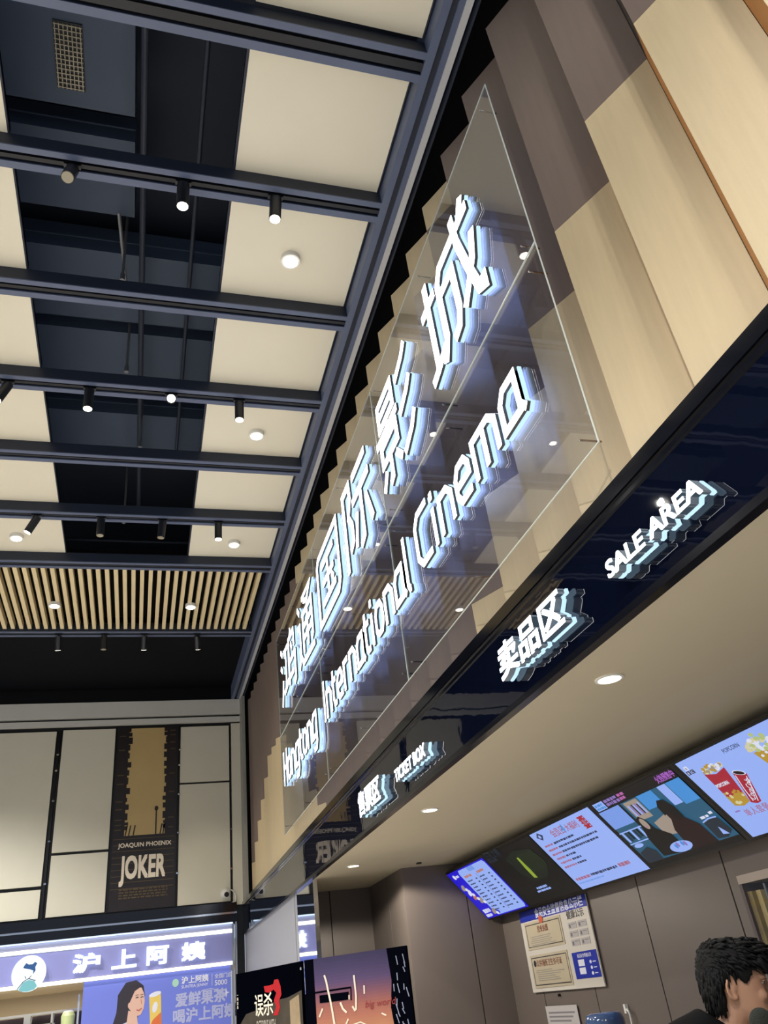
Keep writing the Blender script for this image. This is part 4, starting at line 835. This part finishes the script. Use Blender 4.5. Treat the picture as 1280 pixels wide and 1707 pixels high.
limb(sk, [(-.100, 0, -.22), (-.075, 0, -.150), (-.035, 0, -.075), (-.02, 0, -.02)], [.066, .056, .056, .050])
torso = [(-.42, 0, -.70), (-.41, 0, -.60), (-.38, 0, -.48), (-.335, 0, -.345), (-.255, 0, -.24), (-.165, 0, -.17)]
limb(sk, torso, [.135, .145, .135, .150, .140, .085], 20)
arms = {}
for q in (1, -1):
    arms[q] = [(-.215, .13*q, -.20), (-.20, .185*q, -.22), (-.08, .215*q, -.40), (.0, .20*q, -.50), (.06, .17*q, -.48), (.145, .12*q, -.452)]
    limb(sk, arms[q], [.058, .054, .046, .040, .036, .026], 12)
    w_ = arms[q][-1]
    limb(sk, [w_, (.175, .115*q, -.452), (.215, .11*q, -.455), (.235, .108*q, -.458)], [.024, .028, .030, .022], 10)
    for i, ln in enumerate((.058, .068, .064, .048)):
        l0 = (.11-.022+.0165*i)*q
        limb(sk, [(.215, l0, -.456), (.24, l0, -.452), (.24+ln*.5, l0, -.455), (.24+ln*.85, l0, -.466)], [.0095, .009, .0085, .0065], 8)
    limb(sk, [(.18, .095*q, -.455), (.20, .075*q, -.458), (.225, .063*q, -.462), (.245, .060*q, -.468)], [.012, .0105, .0095, .007], 8)
    limb(sk, [(-.42, .085*q, -.68), (-.41, .095*q, -.86), (-.38, .10*q, -1.05), (-.41, .10*q, -1.25), (-.44, .10*q, -HC.z+.075)], [.095, .085, .058, .055, .038], 14)
    limb(sk, [(-.46, .10*q, -HC.z+.045), (-.40, .10*q, -HC.z+.045), (-.30, .105*q, -HC.z+.03)], [.04, .042, .028], 12)
pr = thing('person', 'person with short black hair and black top leaning at the counter, seen in profile', 'person', (HC.x-.35, HC.y+.15, 0))
M_SKIN = mat('skin', '9c755d', 0.5, var=.06, vscale=20)
bd = meshed(sk, .0055, 3, 'body', M_SKIN, None)
bd.parent = pr; bd.location = -Vector(pr.location)
def child(o, p=pr): o.parent = p; o.location = -Vector(pr.location); return o
M_SHIRT = mat('black_shirt_cloth', '060608', 0.9, spec=.1, var=.2, vscale=30)
sh = MB()
limb(sh, torso[:-1]+[(-.155, 0, -.155), (-.103, 0, -.108), (-.088, 0, -.088)], [.150, .158, .150, .164, .160, .105, .074, .070], 20)
for q in (1, -1): limb(sh, [(-.20, .05*q, -.175)]+arms[q][:4], [.085, .074, .068, .060, .055], 14)
child(meshed(sh, .009, 14, 'shirt', M_SHIRT, None))
tr_ = MB()
limb(tr_, [(-.425, 0, -.74), (-.42, 0, -.66), (-.40, 0, -.60)], [.15, .155, .150], 18)
for q in (1, -1): limb(tr_, [(-.42, .085*q, -.68), (-.41, .095*q, -.86), (-.38, .10*q, -1.05), (-.41, .10*q, -1.25), (-.44, .10*q, -HC.z+.09)], [.112, .10, .078, .072, .062], 14)
child(meshed(tr_, .012, 3, 'trousers', mat('dark_trousers', '17181d', .8), None))
for q in (1, -1):
    m = MB(); limb(m, [(-.49, .10*q, -HC.z+.05), (-.42, .10*q, -HC.z+.052), (-.34, .103*q, -HC.z+.045), (-.27, .107*q, -HC.z+.036)], [.040, .050, .048, .034], 14)
    child(meshed(m, .008, 2, 'shoe', M_FIX, None))
# hair: cap with a ragged outline plus short locks
hm = MB()
hp = [(-.078, -.045, -.078, .050), (-.060, -.035, -.096, .066), (-.040, -.030, -.104, .073), (-.015, -.030, -.110, .078), (.008, -.012, -.113, .081), (.028, .018, -.116, .083), (.050, .070, -.117, .083), (.072, .098, -.114, .081), (.095, .098, -.104, .074), (.116, .080, -.085, .060), (.130, .05, -.055, .040), (.137, .02, -.03, .018)]
rings = []
for z, f1, f0, hw in hp:
    c = (f1+f0)/2; d = (f1-f0)/2
    rings.append([H(c+d*math.cos(a*math.pi/20), hw*math.sin(a*math.pi/20), z) for a in range(40)])
hm.loft(rings)
rh = random.Random(21)
def lock(f, l, z, df, dl, dz, r=.006):
    a = H(f, l, z); b = H(f+df*.55, l+dl*.55, z+dz*.45+.003); c = H(f+df, l+dl, z+dz); hm.tube([a, b, c], [r, r*.85, .0015], 5)
for k in range(1100):
    a = rh.uniform(0, 2*math.pi); z = rh.uniform(-.07, .13)
    i = max(j for j in range(len(hp)) if hp[j][0] <= z); u = (z-hp[i][0])/(hp[min(i+1, len(hp)-1)][0]-hp[i][0]+1e-6)
    f1, f0, hw = (hp[i][n]+(hp[min(i+1, len(hp)-1)][n]-hp[i][n])*u for n in (1, 2, 3)); c = (f1+f0)/2; d = (f1-f0)/2
    f, l = c+d*math.cos(a)*.99, hw*math.sin(a)*.99
    if z > .05: lock(f, l, z, rh.uniform(.012, .042)+.008*math.cos(a), .010*math.sin(a)+rh.uniform(-.008, .008), rh.uniform(-.006, .009)-.016*(z < .09))
    elif math.cos(a) < .55 and not (z < .022 and f > -.055): lock(f, l, z, rh.uniform(-.004, .008)+.003*math.cos(a), .002*math.sin(a), rh.uniform(-.034, -.018), .0055)
for k in range(90):
    l = -.076+.152*k/89; e = max(0, 1-abs(l)/.088)
    lock(.058+.042*e**.5, l, rh.uniform(.068, .084), .016+rh.uniform(-.004, .008), rh.uniform(-.010, .010), rh.uniform(-.046, -.024), .006)
for q in (1, -1):
    for k in range(34): 
        g = k/33; lock(.004+.040*g, (.076-.004*g)*q, .045+.012*g, .004, -.001*q, -.030-.018*math.sin(math.pi*min(1, g*1.15))*rh.uniform(.7, 1), .0065)
child(hm.build('hair', mat('black_hair', '050506', .75, spec=.2), None, True, (0, 0, 0)))
for q in (1, -1):
    eb = MB(); eb.tube([H(.086, .018*q, .029), H(.088, .032*q, .035), H(.074, .052*q, .030)], [.003, .0042, .002], 6); child(eb.build('eyebrow', MATS['black_hair'], None, False, (0, 0, 0)))
    ey = MB(); hball(ey, (.073, .033*q, .006), (.0125, .014, .008), H, 8); e_o = child(ey.build('eye', mat('eye_white', '9a9088', .35), None, True, (0, 0, 0)))
    ir = MB(); hball(ir, (.0825, .034*q, .006), (.004, .006, .006), H, 8); i_o = ir.build('iris', mat('iris_dark', '140d0a', .2), None, True, (0, 0, 0)); i_o.parent = e_o
    ld = MB(); ld.tube([H(.088, .020*q, .011), H(.092, .033*q, .0155), H(.080, .048*q, .010)], [.002, .0035, .002], 6); child(ld.build('eyelid', M_SKIN, None, True, (0, 0, 0)))
lp = MB(); hball(lp, (.0955, 0, -.0585), (.006, .020, .004), H, 8); hball(lp, (.0935, 0, -.0675), (.006, .018, .0045), H, 8); child(lp.build('lips', mat('lip_tone', '9a5f55', .45), None, True, (0, 0, 0)))
# counter microphone with a foam cover
MC = Vector((0, 0, 1.6))+(fw+R_*((1271-640)/FPX)+U_*((853.5-1706)/FPX))*2.30
t = thing('counter_microphone', 'dark foam-covered gooseneck microphone in front of the person at the counter', 'microphone', (1.98, MC.y-.12, 1.05))
MB().cyl((1.98, MC.y-.12, 1.05), (1.98, MC.y-.12, 1.075), .06, .05).build('base', M_FIX, t)
MB().tube([(1.98, MC.y-.12, 1.07), (1.97, MC.y-.11, 1.2), ((MC.x+1.97)/2+.04, MC.y-.05, 1.32), tuple(MC-Vector((-.02, 0, .02)))], .007, 8).build('gooseneck', M_FIX, t)
m = MB(); m.ball(tuple(MC), (.036, .036, .040), 12); m.build('foam_cover', mat('dark_foam', '10160f', .95, bump=.6, bscale=300), t, True)
